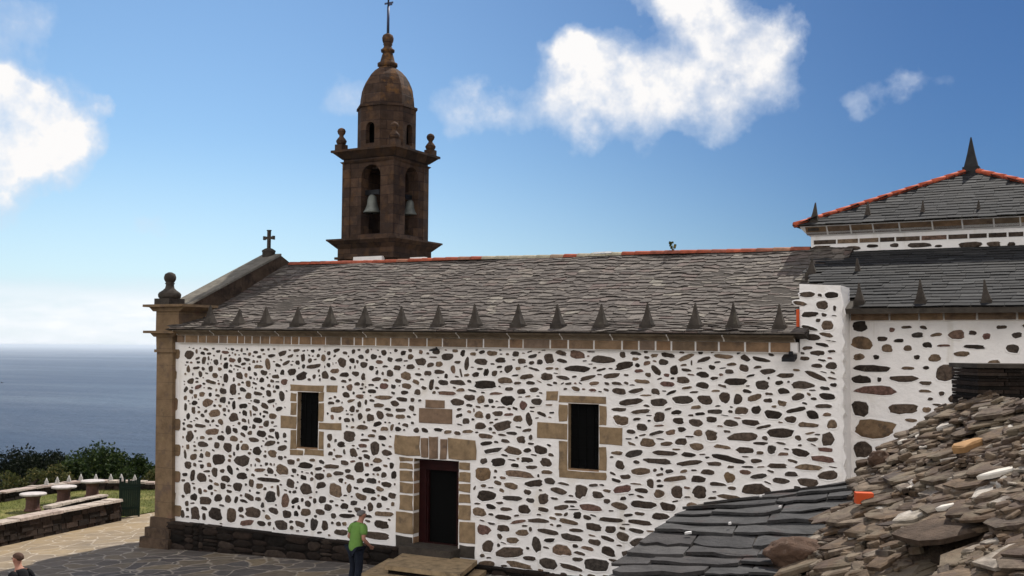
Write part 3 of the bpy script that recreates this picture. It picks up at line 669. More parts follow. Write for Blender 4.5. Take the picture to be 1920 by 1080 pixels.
m.box((gc[0]-.062, gc[1]-.045, gc[2]+.92), (gc[0]+.062, gc[1]+.045, gc[2]+.955))
m.build('gable_cross', M['darkstone'], gable)

# bell tower
TX, TY, TH = 1.40, 9.06, 1.06
m = MB()
def sq(h, z0, h2, z1): m.add([(TX+sx*a, TY+sy*a, z) for a, z in ((h, z0), (h2, z1)) for sx, sy in ((-1, -1), (1, -1), (1, 1), (-1, 1))], [(0, 3, 2, 1), (4, 5, 6, 7)]+[(i, (i+1) % 4, (i+1) % 4+4, i+4) for i in range(4)])
zc0 = W(736, 460, 8)[1]; zc1 = W(700, 447, 8)[1]; zt0 = W(720, 292, 8)[1]; zt1 = W(720, 276, 8)[1]
sq(1.17, 0, 1.17, zc0-.42); sq(1.25, zc0-.42, 1.25, zc0-.34); sq(1.17, zc0-.34, 1.17, zc0-.05)
tower = m.build('bell_tower', M['tower'], church)
m = MB(); sq(1.18, zc0-.05, 1.44, zc1-.06); sq(1.46, zc1-.06, 1.46, zc1); m.build('tower_cornice', M['tower'], tower); m = MB()
sq(1.10, zt0-.16, 1.15, zt0-.10); sq(1.09, zt0-.01, 1.34, zt1-.08); sq(1.38, zt1-.08, 1.38, zt1)
m.build('tower_cornice', M['tower'], tower)
def arched(m, w, z0, z1, ow, oz0, ospring, thick, place, oc=0.0, n=10):
    """wall panel w wide with an arched opening; place(x, y, z) puts the local panel in the world (y=0 outside face)"""
    def pr(loop): m.prism([place(x, 0, z) for x, z in loop], np.array(place(0, thick, 0))-np.array(place(0, 0, 0)))
    a, b = oc-ow/2, oc+ow/2; r = ow/2
    pr([(-w/2, z0), (a, z0), (a, z1), (-w/2, z1)]); pr([(b, z0), (w/2, z0), (w/2, z1), (b, z1)])
    if oz0 > z0: pr([(a, z0), (b, z0), (b, oz0), (a, oz0)])
    t = np.linspace(math.pi, 0, n)
    for p, q in zip(t[:-1], t[1:]):
        pr([(oc+r*math.cos(p), ospring+r*math.sin(p)), (oc+r*math.cos(q), ospring+r*math.sin(q)), (oc+r*math.cos(q), z1), (oc+r*math.cos(p), z1)])
def panel(ang, dist, cx=TX, cy=TY):
    c, s = math.cos(ang), math.sin(ang)     # local +x along the face, +y inwards
    return lambda x, y, z: (cx+c*x+s*(dist-y), cy+s*x-c*(dist-y), z)
m = MB(); zb0, zb1 = zc1, zt0
w_open = W(713, 370, 8)[0]-W(677, 370, 8)[0]; zo0 = W(695, 438, 8)[1]; zo1 = W(695, 308, 8)[1]; oc = (W(713, 370, 8)[0]+W(677, 370, 8)[0])/2-TX
arched(m, 2*TH, zb0, zb1, w_open, zo0, zo1-w_open/2, .42, panel(0, TH), oc)
m.box((TX-TH, TY+TH-.42, zb0), (TX+TH, TY+TH, zb1))
arched(m, 2*TH-.84, zb0, zb1, w_open, zo0, zo1-w_open/2, .42, panel(math.pi/2, TH), .06)
arched(m, 2*TH-.84, zb0, zb1, .5, zo0-.1, zo0+.75, .42, panel(-math.pi/2, TH), .34)
for sx, sy in ((-1, -1), (1, -1), (1, 1)):                          # flat corner strips
    x, y = TX+sx*(TH-.14), TY+sy*(TH-.14); m.box((x-.165, y-.165, zb0), (x+.165, y+.165, zb1-.16))
m.box((TX-TH+.4, TY-TH+.4, zb1-.35), (TX+TH-.4, TY+TH-.4, zb1-.02))
m.build('belfry', M['tower'], tower)
zd0 = zt1; zd1 = at(727, 205, 1, TY)[2]; zd2 = at(727, 127, 1, TY)[2]
m = MB(); ap = .97; s8 = 2*ap*math.tan(math.pi/8)
for k in range(8):
    if k % 2 == 0: arched(m, s8, zd0, zd1, .36, zd0+.22, zd0+.78, .18, panel(k*math.pi/4, ap), 0, 8)
    else: m.prism([panel(k*math.pi/4, ap)(x, 0, z) for x, z in ((-s8/2, zd0), (s8/2, zd0), (s8/2, zd1), (-s8/2, zd1))], np.array(panel(k*math.pi/4, ap)(0, .18, 0))-np.array(panel(k*math.pi/4, ap)(0, 0, 0)))
m.build('drum', M['tower'], tower)
m = MB(); m.lathe([(.6, 0), (.6, zd1-zd0-.1)], (TX, TY, zd0), 8, 0, False); m.build('drum_core', M['black'], tower)
m = MB(); H = zd2-zd1; q = math.pi/8; rc = ap/math.cos(q)
m.lathe([(rc+.05, -.06), (rc+.05, .02), (rc-.06, .03), (rc-.09, .25*H), (rc-.10, .27*H), (rc-.13, .42*H), (rc-.18, .52*H), (rc-.26, .64*H), (rc-.38, .77*H), (rc-.53, .88*H), (.38, .95*H), (.28, H)], (TX, TY, zd1), 8, 0, False, q)
dome = m.build('dome', M['tower'], tower)
zf = zd2; zball = at(727, 72, 1, TY)[2]; m = MB(); hh = zball-zf
m.lathe([(.28, -.02), (.30, .02), (.36, .05), (.36, .14), (.27, .18), (.24, .3), (.2, hh*.42), (.17, hh*.5), (.24, hh*.53), (.25, hh*.6), (.17, hh*.65), (.13, hh*.74), (.17, hh*.78), (.15, hh*.8), (.195, hh*.9), (.21, hh), (.17, hh*1.1), (.07, hh*1.16)], (TX, TY, zf), 16)
fin = m.build('spire_finial', M['tower'], dome) if False else m.build('spire_finial', M['tower'], tower)
m = MB(); m.tube((TX, TY, zball+.1), (TX, TY, zball+1.15), .05, .045); m.tube((TX, TY, zball+1.15), (TX, TY, zball+2.2), .035, .02)
m.box((TX-.16, TY-.015, zball+1.24), (TX+.2, TY+.015, zball+1.30)); m.box((TX+.03, TY-.014, zball+1.18), (TX+.16, TY+.014, zball+1.24))
m.build('weathervane', M['bluemetal'], tower)
for sx, sy in ((-1, -1), (1, -1), (1, 1), (-1, 1)):
    m = MB(); m.box((TX+sx*1.12-.16, TY+sy*1.12-.16, zt1), (TX+sx*1.12+.16, TY+sy*1.12+.16, zt1+.22))
    m.lathe([(.13, 0), (.17, .06), (.19, .13), (.14, .21), (.08, .28), (.075, .33), (.13, .40), (.15, .48), (.11, .56), (.03, .6)], (TX+sx*1.12, TY+sy*1.12, zt1+.22), 14)
    m.build('urn_finial', M['tower'], tower)
# whitewashed haunches where the tower meets the roof
m = MB()
for (xa, ya, xb, yb) in ((662, 480, 720, 497), (768, 482, 800, 494)):
    xA, zB = W(xa, yb, 7.80); xB, zT = W(xb, ya, 7.80); m = MB(); m.prism([(xA-.05, 7.70, zB-1.6), (xB+.05, 7.70, zB-1.6), (xB-.02, 7.70, zT), (xA+.08, 7.70, zT)], (0, .16, 0)); m.build('whitewashed_flashing', M['plaster'], tower)

# chancel: recessed right-hand wall, lower slate roof, raised block with a pyramid roof
CY = .85
m = MB()
zE = 6.50
m.box((NX1-.05, CY, -.1), (27.5, CY+.6, zE)); m.box((26.9, CY+.6, -.1), (27.5, 9.4, 6.4))
ps2 = [(1611, 612, 31, 19, 0), (1615, 642, 40, 25, 1), (1611, 670, 22, 13, 0), (1633, 690, 69, 14, 0), (1615, 712, 36, 18, 0), (1693, 710, 52, 13, 0), (1642, 731, 82, 16, 0), (1774, 699, 40, 30, 0), (1615, 767, 33, 31, 0), (1691, 766, 58, 19, 0), (1644, 804, 80, 34, 1), (1618, 844, 33, 33, 0), (1795, 628, 29, 19, 0),
 (1720, 629, 22, 12, 0), (1664, 653, 22, 14, 0), (1703, 653, 16, 13, 0), (1738, 647, 20, 11, 0), (1753, 671, 24, 15, 0), (1804, 664, 30, 11, 0), (1898, 653, 27, 16, 0), (1828, 650, 41, 9, 0), (1850, 631, 16, 13, 0), (1906, 628, 20, 12, 0), (1735, 719, 24, 9, 0), (1735, 733, 24, 6, 0), (1707, 788, 24, 7, 0), (1655, 635, 22, 9, 0), (1685, 639, 20, 7, 0), (1643, 669, 12, 10, 0), (1720, 670, 11, 10, 0), (1745, 748, 10, 7, 0), (1649, 712, 8, 10, 0), (1808, 728, 30, 14, 0), (1878, 613, 20, 8, 0)]
st2 = pack(18.5, 27.4, .5, 6.35, [(18, 18.78, 0, 7)], [px_stone(a, b, c, d, CY, k) for a, b, c, d, k in ps2], lambda x, z: (.24, 1.7, 0), [(1.0, 1.5, 500), (.7, 1.0, 700), (.4, .6, 1500)], gap=.07)
for o, k in st2: m.blob(o, CY, rng.uniform(.006, .02), 1+k, 0)
chancel = m.build('chancel_wall', [M['plaster'], M['stone'], M['ochre']], church)
m = MB(); z = .8                                                    # thick limewashed angle between the two walls
while z < 6.45:
    h = rng.uniform(.25, .5); w = rng.uniform(.03, .09); m.prism([(NX1+.003, -.012, z), (NX1+.003, .10, z), (NX1+.012+w, .10, z+.05), (NX1+.012+w*.7, -.008, z+h*.5), (NX1+.003, -.012, z+h)], (0, .06, 0)); z += h*.8
m.build('limewashed_angle', M['plaster'], chancel)
m = MB(); x = NX1+.02
m.box((x, CY-.06, zE-.20), (27.5, CY-.002, zE-.003), 1)
while x < 27.4:
    w = rng.uniform(.45, .85); m.box((x+.02, CY-.09-rng.uniform(0, .02), zE-.19), (min(x+w, 27.5)-.02, CY-.004, zE+.003), 0); x += w
m.build('chancel_cornice', [M['cornice'], M['plaster']], chancel)
CR = [(.38, 6.55), (4.5, 8.045)]; CS = (CR[1][1]-CR[0][1])/(CR[1][0]-CR[0][0]); CV = math.hypot(CR[1][0]-CR[0][0], CR[1][1]-CR[0][1])
CX0 = 17.25
def cfn(u, v):
    y = CR[0][0]+v*(CR[1][0]-CR[0][0])/CV; return (CX0+u, y, CR[0][1]+CS*(y-CR[0][0])), Vector((0, -CS, 1)).normalized()
def left_edge(y): return CX0+max(0, (4.5-y))*.20 if y > .95 else NX1-.05
m = MB()
poly = [(NX1-.06, .38), (27.6, .38), (27.6, 4.5), (CX0, 4.5), (left_edge(1.0), .98), (NX1-.06, .98)]
m.prism([(x, y, CR[0][1]+CS*(y-CR[0][0])-.12) for x, y in poly], (0, 0, .105), 1)
slates(m, cfn, 10.3, CV, .21, .3, .6, .014, 0, .10, clip=lambda u, v: CX0+u > left_edge(cfn(u, v)[0][1])+.1)
croof = m.build('chancel_roof', [M['slatedark'], M['darkstone']], chancel)
for (px, by, ty, Y, w) in ((1612, 566, 530, .62, 26), (1727, 565, 524, .62, 28), (1850, 565, 524, .62, 28), (1522, 514, 485, 2.9, 26), (1610, 522, 484, 2.9, 24)):
    pinnacle(croof, px, by, ty, Y, M['darkstone'], w)
UX0, UX1, UY0, UY1 = 17.25, 23.85, 4.5, 11.1; UZ = 8.66
m = MB(); m.box((UX0, UY0, 6), (UX1, UY1, UZ), 0)
_, zu0 = W(1700, 448, UY0)
x = UX0+.05
while x < UX1-.1:
    w = rng.uniform(.28, .6); o = np.array([(x+.02, zu0-.045), (min(x+w, UX1)-.02, zu0-.045), (min(x+w, UX1)-.02, zu0+.055), (x+.02, zu0+.055)]); m.prism([(a, UY0+.01, b) for a, b in o], (0, -.02, 0), 1); x += w
for q in ((1537, 465, 32, 9), (1598, 465, 28, 8), (1636, 461, 20, 7), (1677, 460, 18, 7), (1722, 459, 48, 9), (1817, 459, 48, 10), (1864, 458, 26, 11), (1897, 458, 16, 8), (1760, 461, 14, 5)):
    x, z, w, h, _ = px_stone(*q, Y=UY0); m.blob(stone_outline(w, h)+np.array((x, z)), UY0, .02, 1)
upper = m.build('raised_chancel_block', [M['plaster'], M['stone']], church)
m = MB()
def ring(h, z): return [(20.55+sx*h, 7.8+sy*h, z) for sx, sy in ((-1, -1), (1, -1), (1, 1), (-1, 1))]
m.add(ring(3.34, UZ-.20)+ring(3.42, UZ-.12)+ring(3.50, UZ-.02)+ring(3.52, UZ+.02), [(3, 2, 1, 0), (12, 13, 14, 15)]+[(r*4+i, r*4+(i+1) % 4, r*4+4+(i+1) % 4, r*4+4+i) for r in range(3) for i in range(4)], 1)
x = UX0-.1
while x < UX1+.1:
    w = rng.uniform(.5, .75); a, b = x+.018, x+w-.018; m.add([(a, 4.445, UZ-.185), (b, 4.445, UZ-.185), (b, 4.265, UZ-.005), (a, 4.265, UZ-.005)], [(0, 1, 2, 3)], 0); x += w
m.build('block_cornice', [M['cornice'], M['plaster']], upper)
AP = (20.55, 7.8, at(1817, 322, 1, 7.8)[2]); hz = UZ+.03; hw = 3.62
m = MB(); m.add(ring(hw, hz)+[AP], [(0, 1, 4), (1, 2, 4), (2, 3, 4), (3, 0, 4), (3, 2, 1, 0)], 1)
for k in range(4):
    a = k*math.pi/2; ca, sa = math.cos(a), math.sin(a); sl = math.hypot(hw, AP[2]-hz)
    def pfn(u, v, ca=ca, sa=sa):
        lx, ly = u-hw, -hw+v/sl*hw; z = hz+(AP[2]-hz)*v/sl; n = (0, -(AP[2]-hz), hw); L = math.hypot(n[1], n[2])
        return (AP[0]+ca*lx-sa*ly, AP[1]+sa*lx+ca*ly, z), (-sa*n[1]/L, ca*n[1]/L, n[2]/L)
    slates(m, pfn, 2*hw, sl*.985, .22, .28, .5, .012, 0, .1, clip=lambda u, v: abs(u-hw) < hw*(1-v/sl)+.02)
proof = m.build('pyramid_roof', [M['slatedark'], M['darkstone']], upper)
m = MB()
for p in ring(hw, hz+.02):
    a, b = Vector(p), Vector(AP)+Vector((0, 0, .05)); n = 13
    for i in range(n): m.tube(a.lerp(b, i/n), a.lerp(b, (i+1.06)/n), .075, .058, 8)
m.build('hip_tile', M['ridgenew'], upper)
m = MB(); zs = at(1814, 258, 1, 7.8)[2]
m.box((AP[0]-.2, AP[1]-.2, AP[2]-.12), (AP[0]+.2, AP[1]+.2, AP[2]+.1)); m.lathe([(.235, .1), (.13, (zs-AP[2])*.5), (.02, zs-AP[2])], AP, 4, 0, False, math.pi/4)
m.build('roof_spike', M['slatedark'], upper)
for (px, by, ty, Y) in ((1527, 421, 380, 4.42), (1628, 416, 378, 4.7), (1730, 414, 376, 4.7), (1835, 412, 376, 4.7)):
    pinnacle(upper, px, by, ty, Y, M['darkstone'], 24)
m = MB(); p = at(1496, 612, 1, .02); m.box((18.0, -.03, 6.17), (18.055, .35, 6.52)); m.build('orange_flashing_brick', M['orange'], church)

# ------------------------------------------------------------------ bells
def bell(px, y0, y1, wpx, axis, v, label):
    top = at(px, y0, axis, v); bot = at(px, y1, axis, v); H = top[2]-bot[2]; r = H*.46
    t = thing('bell', label, 'bell', (top[0], top[1], bot[2]), 'bells in the belfry')
    m = MB(); m.lathe([(r, 0), (r*1.02, .03*H), (r*.80, .18*H), (r*.62, .42*H), (r*.54, .70*H), (r*.46, .86*H), (r*.25, .95*H), (r*.1, H)], (top[0], top[1], bot[2]), 24)
    m.build('bell_body', M['bronze'], t)
    m = MB(); m.lathe([(.03, -.03), (.035, .05), (.012, .1), (.012, H*.7)], (top[0], top[1], bot[2]), 8); m.build('clapper', M['darkmetal'], t)
    m = MB()
    d = (.34, .05) if axis == 1 else (.05, .34)
    m.box((top[0]-d[0], top[1]-d[1], top[2]-.02), (top[0]+d[0], top[1]+d[1], top[2]+.14)); m.build('yoke', M['darkmetal'], t)
    return t
bell(698, 364, 399, 30, 1, 8.28, 'grey green bronze bell in the wide arch left of the belfry corner')
bell(769, 374, 403, 16, 0, TX+TH-.3, 'dim bronze bell in the narrow arch right of the belfry corner')

# ------------------------------------------------------------------ ground
def terr(x, y):
    s = -.78*x+.63*y; r = math.hypot(x-10, y)
    z = gz(x)-.06 if x > -5.3 else -.52
    if s > 19: z -= (s-19)*.30+max(0, s-60)*.25
    if r > 160: z -= (r-160)*.5
    if r > 30: z += 1.2*noise.noise((x*.05, y*.05, 0))*min(1, (r-30)/30)
    return max(z, -175)
m = MB(); rad = [0, 4, 8, 12, 16, 20, 24, 28, 32, 36, 40, 45, 50, 56, 63, 72, 84, 100, 120, 150, 190, 240, 300, 380, 480, 620]; NS = 96
vs = [(3+r*math.cos(2*math.pi*k/NS), 2+r*math.sin(2*math.pi*k/NS)) for r in rad for k in range(NS)]
fs = [(i*NS+k, i*NS+(k+1) % NS, (i+1)*NS+(k+1) % NS, (i+1)*NS+k) for i in range(len(rad)-1) for k in range(NS)]
m.add([(x, y, terr(x, y)-.1 if math.hypot(x-3, y-2) < 40 else terr(x, y)) for x, y in vs], fs, 0, True)
tag(m.build('terrain', M['terrain']), kind='structure')
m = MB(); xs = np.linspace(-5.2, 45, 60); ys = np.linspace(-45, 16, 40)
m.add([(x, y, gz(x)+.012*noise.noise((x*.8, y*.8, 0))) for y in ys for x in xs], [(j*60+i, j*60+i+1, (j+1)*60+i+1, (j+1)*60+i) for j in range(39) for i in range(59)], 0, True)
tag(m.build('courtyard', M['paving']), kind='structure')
# sea
m = MB(); SR = [0, 500, 1000, 2000, 4000, 8000, 16000, 32000, 60000, 92000]; NS = 64
m.add([(r*math.cos(2*math.pi*k/NS), r*math.sin(2*math.pi*k/NS), -140) for r in SR for k in range(NS)], [(i*NS+k, i*NS+(k+1) % NS, (i+1)*NS+(k+1) % NS, (i+1)*NS+k) for i in range(len(SR)-1) for k in range(NS)], 0, True)
tag(m.build('sea', M['sea']), kind='structure')

# lower lawn, far wall, low wall
LZ = -.45
far_px = [(-260, 972), (-120, 950), (0, 941), (70, 928), (150, 918), (230, 917), (292, 917), (380, 915)]
far = [at(x, y, 2, LZ)[:2] for x, y in far_px]
lawn = MB(); near = [(-5.2+.0, -14), (-5.2, -8), (-5.2, -3), (-5.2, 0), (-5.25, 2.5), (-5.3, 5), (-5.3, 8), (-5.3, 12)]
G = 14
lawn.add([(a[0]+(b[0]-a[0])*k/G, a[1]+(b[1]-a[1])*k/G, LZ*(min(1, k/3))+(.0 if k else 0)+.02*noise.noise((i*.7, k*.7, 3))) for i, (a, b) in enumerate(zip(near, far)) for k in range(G+1)],
         [(i*(G+1)+k, i*(G+1)+k+1, (i+1)*(G+1)+k+1, (i+1)*(G+1)+k) for i in range(7) for k in range(G)], 0, True)
tag(lawn.build('lawn', M['lawn']), kind='structure')
m = MB()
for _ in range(9000):
    i = rng.integers(0, 7); f, k = rng.random(), rng.random()*.96+.03
    a = np.array(near[i])*(1-f)+np.array(near[i+1])*f; b = np.array(far[i])*(1-f)+np.array(far[i+1])*f; p = a+(b-a)*k
    z = LZ*min(1, k*G/3); h = rng.uniform(.03, .09); t = rng.uniform(0, 6.28); w = .012
    m.add([(p[0]-w*math.cos(t), p[1]-w*math.sin(t), z-.01), (p[0]+w*math.cos(t), p[1]+w*math.sin(t), z-.01), (p[0]+rng.normal(0, .03), p[1]+rng.normal(0, .03), z+h)], [(0, 1, 2)])
tag(m.build('grass', M['grassblade']), 'short dry green grass on the lawn behind the low wall', 'grass', kind='stuff')
m = MB(); pp = [at(x, y, 2, .02)[:2] for x, y in ((262, 958), (300, 956), (300, 935), (268, 936))]
m.add([(x, y, .03) for x, y in pp], [(0, 1, 2, 3)]); 

def stone_run(m, pts, zb, zt, thick, caps=True, mi=0, mc=1):
    """rubble wall along pts; each stone its own block"""
    for (p, q, b0, b1, t0, t1) in zip(pts[:-1], pts[1:], zb[:-1], zb[1:], zt[:-1], zt[1:]):
        p, q = np.array(p), np.array(q); L = np.linalg.norm(q-p); d = (q-p)/L; n = np.array((-d[1], d[0]))
        P = lambda s, o, z: (p[0]+d[0]*s+n[0]*o, p[1]+d[1]*s+n[1]*o, z)
        def blk(s0, s1, z0, z1, o0, o1, mat):
            e = .018
            m.add([P(s0, o0, z0), P(s1, o0, z0), P(s1, o1, z0), P(s0, o1, z0), P(s0+e, o0+e, z1), P(s1-e, o0+e, z1), P(s1-e, o1-e, z1), P(s0+e, o1-e, z1)],
                  [(0, 3, 2, 1), (4, 5, 6, 7), (0, 1, 5, 4), (1, 2, 6, 5), (2, 3, 7, 6), (3, 0, 4, 7)], mat)
        H = (t0+t1)/2-(b0+b1)/2; rows = max(2, int(H/.15))
        for r in range(rows):
            s = -rng.uniform(0, .2)
            while s < L:
                w = rng.uniform(.2, .5); s0, s1 = max(s, 0), min(s+w-.01, L); s += w
                if s1-s0 < .06: continue
                f = (s0+s1)/2/L; zb_, zt_ = b0+(b1-b0)*f, t0+(t1-t0)*f; h = (zt_-zb_)/rows
                blk(s0, s1, zb_+h*r-(.15 if r == 0 else 0), zb_+h*(r+1)-.006, -thick/2-rng.uniform(0, .04), thick/2+rng.uniform(0, .04), mi)
        if caps:
            s = 0
            while s < L:
                w = rng.uniform(.35, .8); s0, s1 = s, min(s+w-.012, L); s += w
                if s1-s0 < .05: continue
                f = (s0+s1)/2/L; zt_ = t0+(t1-t0)*f; blk(s0, s1, zt_-.002+rng.uniform(-.01, .01), zt_+rng.uniform(.05, .09), -thick/2-.07, thick/2+.07, mc)
m = MB(); lw = [(-3.55, -13), (-3.95, -8), (-4.2, -1.8), (-4.62, .6), (-4.95, 3.15)]
stone_run(m, lw, [-.05]*5, [.62, .62, .62, .62, .63], .42)
tag(m.build('low_stone_wall', [M['gardenwall'], M['gardencap']], None, (-4.2, -3, 0)), 'low dark rubble wall with pale coping edging the sunny paving', 'wall')
fw_ = thing('terrace_wall', 'curved far terrace wall with small pale finials in front of the shrubs', 'wall', (far[3][0], far[3][1], LZ))
m = MB(); topz = []
for (x, y), p in zip(((-260, 950), (-120, 930), (0, 921), (70, 911), (150, 901), (230, 901), (292, 904), (380, 902)), far):
    c = np.array(p); dd = ray(x, y); tt = np.linalg.norm(c-CAM[:2])/np.linalg.norm(dd[:2]); topz.append(CAM[2]+dd[2]*tt-.07)
stone_run(m, far, [LZ-.3]*8, topz, .4); m.build('wall_run', [M['gardenwall'], M['gardencap']], fw_)
for px in (86, 106, 128, 151, 179, 207, 227, 252):
    i = max(k for k in range(7) if far_px[k][0] <= px); f = (px-far_px[i][0])/(far_px[i+1][0]-far_px[i][0]); p = np.array(far[i])*(1-f)+np.array(far[i+1])*f; z = topz[i]*(1-f)+topz[i+1]*f+.05
    m = MB(); m.lathe([(.09, -.02), (.10, .02), (.10, .06), (.075, .09), (.085, .13), (.05, .2), (.015, .30)], (p[0], p[1], z), 10); m.build('finial', M['finial'], fw_, (p[0], p[1], z))
m = MB(); kp = [at(x, y, 2, LZ)[:2] for x, y in ((88, 961), (150, 946), (196, 937))]
stone_run(m, kp, [LZ]*3, [LZ+.16]*3, .25); tag(m.build('stone_kerb', [M['gardenwall'], M['gardencap']], None, (kp[1][0], kp[1][1], LZ)), 'low stone kerb on the lawn beside the tables', 'kerb')
t0 = None
for (px, yb, yt, lab) in ((61, 958, 931, 'pale round stone table on the lawn, nearest the left edge'), (119, 943, 923, 'pale round stone table on the lawn, between the other two'), (173, 931, 915, 'pale round stone table on the lawn, nearest the green gate')):
    p = at(px, yb, 2, LZ)
    if t0 is None:
        t0 = thing('stone_table', lab, 'table', tuple(p), 'stone tables on the lawn'); H = .58
        m = MB(); m.lathe([(.45, 0), (.47, .02), (.47, .06), (.45, .075)], (p[0], p[1], p[2]+H), 22, 0, False); m.build('tabletop', M['table'], t0)
        m = MB(); m.lathe([(.30, -.05), (.30, .06), (.25, .1), (.24, .42), (.30, H)], (p[0], p[1], p[2]), 12, 0, False); m.build('pedestal', M['tableleg'], t0)
    else: copy_tree(t0, tuple(p), lab)

# green gate at the end of the low wall
g0 = at(223, 971, 2, -.02); ga = np.array((-5.35, 3.25)); gb = np.array((-4.93, 4.02))
ga = at(222, 970, 2, -.0)[:2]; zg = np.linalg.norm(ga-CAM[:2]); gb = CAM[:2]+ray(262, 968)[:2]/np.linalg.norm(ray(262, 968)[:2])*zg
gt = thing('garden_gate', 'dark green boarded gate standing between low wall and path', 'gate', (ga[0], ga[1], 0))
dv = (gb-ga)/np.linalg.norm(gb-ga); nv = np.array((-dv[1], dv[0])); GL = np.linalg.norm(gb-ga)
def gbox(m, s0, s1, o0, o1, z0, z1): m.prism([(ga[0]+dv[0]*s+nv[0]*o, ga[1]+dv[1]*s+nv[1]*o, z0) for s, o in ((s0, o0), (s1, o0), (s1, o1), (s0, o1))], (0, 0, z1-z0))
m = MB(); n = 8
for k in range(n): gbox(m, .06+(GL-.12)*k/n+.001, .06+(GL-.12)*(k+1)/n-.001, -.015, .015, .03, 1.18+.05*math.sin(k*2.2)+(.06 if k % 2 else 0))
m.build('gate_board', M['gate'], gt)
m = MB(); gbox(m, 0, .06, -.05, .05, 0, 1.3); m.build('gate_post', M['gate'], gt); m = MB(); gbox(m, GL-.06, GL, -.05, .05, 0, 1.3); m.build('gate_post', M['gate'], gt)
m = MB(); gbox(m, .06, GL-.06, -.05, -.016, .25, .33); m.build('gate_rail', M['gate'], gt); m = MB(); gbox(m, .06, GL-.06, -.05, -.016, .92, 1.0); m.build('gate_rail', M['gate'], gt)

# shrubs and trees below the terrace
def tree(name, lab, px, ytop, wpx, hpx, dist, mat, n, cat='tree', group=None, leaf=.16, flat=1.0):
    top = dep(px, ytop, dist); w = wpx/FPX*dist; h = hpx/FPX*dist; c = np.array((top[0], top[1], top[2]-h*.55)); gb_ = terr(top[0], top[1])
    gb_ = min(gb_, c[2]-h*.6)
    t = thing(name, lab, cat, (top[0], top[1], gb_), group)
    m = MB(); m.tube((c[0], c[1], gb_-.2), (c[0], c[1], c[2]), w*.05+.04, w*.03+.02, 8)
    cl = []
    for k in range(max(9, int(n/130))):
        a = rng.uniform(0, 6.28); u = rng.uniform(-1, 1); rr = rng.uniform(.35, 1)**.6; q = c+np.array((math.cos(a)*math.sqrt(1-u*u)*w*.47*rr, math.sin(a)*math.sqrt(1-u*u)*w*.47*rr, u*h*.48*rr*flat)); cl.append(q)
        if k < 9: m.tube((c[0], c[1], gb_+(c[2]-gb_)*rng.uniform(.5, 1)), q, w*.02+.015, .012, 6)
    cl.append(c+np.array((rng.normal(0, .05), 0, h*.42)))
    m.build('trunk', M['bark'], t)
    m = MB(); cr = min(w, h)*.20
    for k in range(n):
        g_ = rng.normal(0, 1, 3); g_ /= np.linalg.norm(g_); q = cl[rng.integers(len(cl))]+g_*cr*1.5*np.array((1, 1, .8))*rng.random()**.45; s = leaf*rng.uniform(.6, 1.3)
        d1 = rng.normal(0, 1, 3); d1 /= np.linalg.norm(d1); d2 = np.cross(d1, rng.normal(0, 1, 3)); d2 /= np.linalg.norm(d2)
        m.add([q-d1*s*.5, q+d2*s*.28, q+d1*s*.5, q-d2*s*.28], [(0, 1, 2, 3)])
    m.build('crown', M[mat], t)
    return t
tree('dark_tree', 'dark rounded tree against the sea at the left edge', 45, 842, 112, 92, 55, 'leafdark', 8840)
tree('dark_tree', 'smaller dark rounded tree right of the larger dark one', 101, 849, 78, 72, 57, 'leafdark', 5440)
tree('bushy_tree', 'broad green bushy tree behind the green gate', 193, 835, 125, 100, 50, 'leafmid', 11050)
tree('bushy_tree', 'narrow upright green tree beside the church corner', 262, 851, 58, 85, 50, 'leafmid', 4420)
tree('bushy_tree', 'low green tree hanging over the left of the broad bushy tree', 141, 866, 62, 50, 48, 'leafmid', 4420)
for px, yt, w, lab in ((12, 886, 60, 'olive shrub behind the terrace wall, at the left edge'), (62, 880, 70, 'olive shrub below the two dark trees'), (112, 874, 55, 'yellowish shrub behind the first finials of the terrace wall'), (232, 880, 60, 'olive shrub behind the last finials near the gate'), (290, 882, 50, 'olive shrub partly hidden by the church corner')):
    tree('shrub', lab, px, yt, w, 46, 47, 'leafolive' if px != 232 else 'leafmid', 1500, 'shrub', 'shrubs behind the terrace wall', .12)

# boat far out
b = at(4, 718, 2, -140); bt = thing('boat', 'tiny dark boat far out on the sea', 'boat', tuple(b))
m = MB(); m.prism([(b[0]-7, b[1]-1.8, b[2]+1.8), (b[0]+5, b[1]-1.8, b[2]+1.8), (b[0]+8, b[1], b[2]+2.2), (b[0]+5, b[1]+1.8, b[2]+1.8), (b[0]-7, b[1]+1.8, b[2]+1.8)], (0, 0, -2.2)); m.build('hull', M['darkmetal'], bt)
m = MB(); m.box((b[0]-4, b[1]-1.3, b[2]+1.8), (b[0], b[1]+1.3, b[2]+4.6)); m.build('cabin', M['darkmetal'], bt)

# doorsteps
st = thing('door_steps', 'two worn stone steps in front of the red door', 'steps', (9.4, -.8, gz(9.4)))
def slab(m, pts, z, t): m.prism([(x, y, z-t) for x, y in pts], (0, 0, t))
m = MB(); up_ = [at(720, 1059, 2, .86)[:2], at(862, 1077, 2, .86)[:2], (10.75, -.23), (8.75, -.23)]; slab(m, up_, .86, .10); m.build('upper_step', M['stepstone'], st)
m = MB(); slab(m, [(x+.06*(1 if i in (0, 3) else -1), y+(.08 if i < 2 else 0)) for i, (x, y) in enumerate(up_)], .758, .3); m.build('step_base', M['plinthcore'], st)
m = MB(); lo = [at(678, 1075, 2, .66)[:2], at(872, 1100, 2, .66)[:2], (11.0, -.24), (8.3, -.24)]; slab(m, lo, .66, .11); m.build('lower_step', M['stepstone'], st)

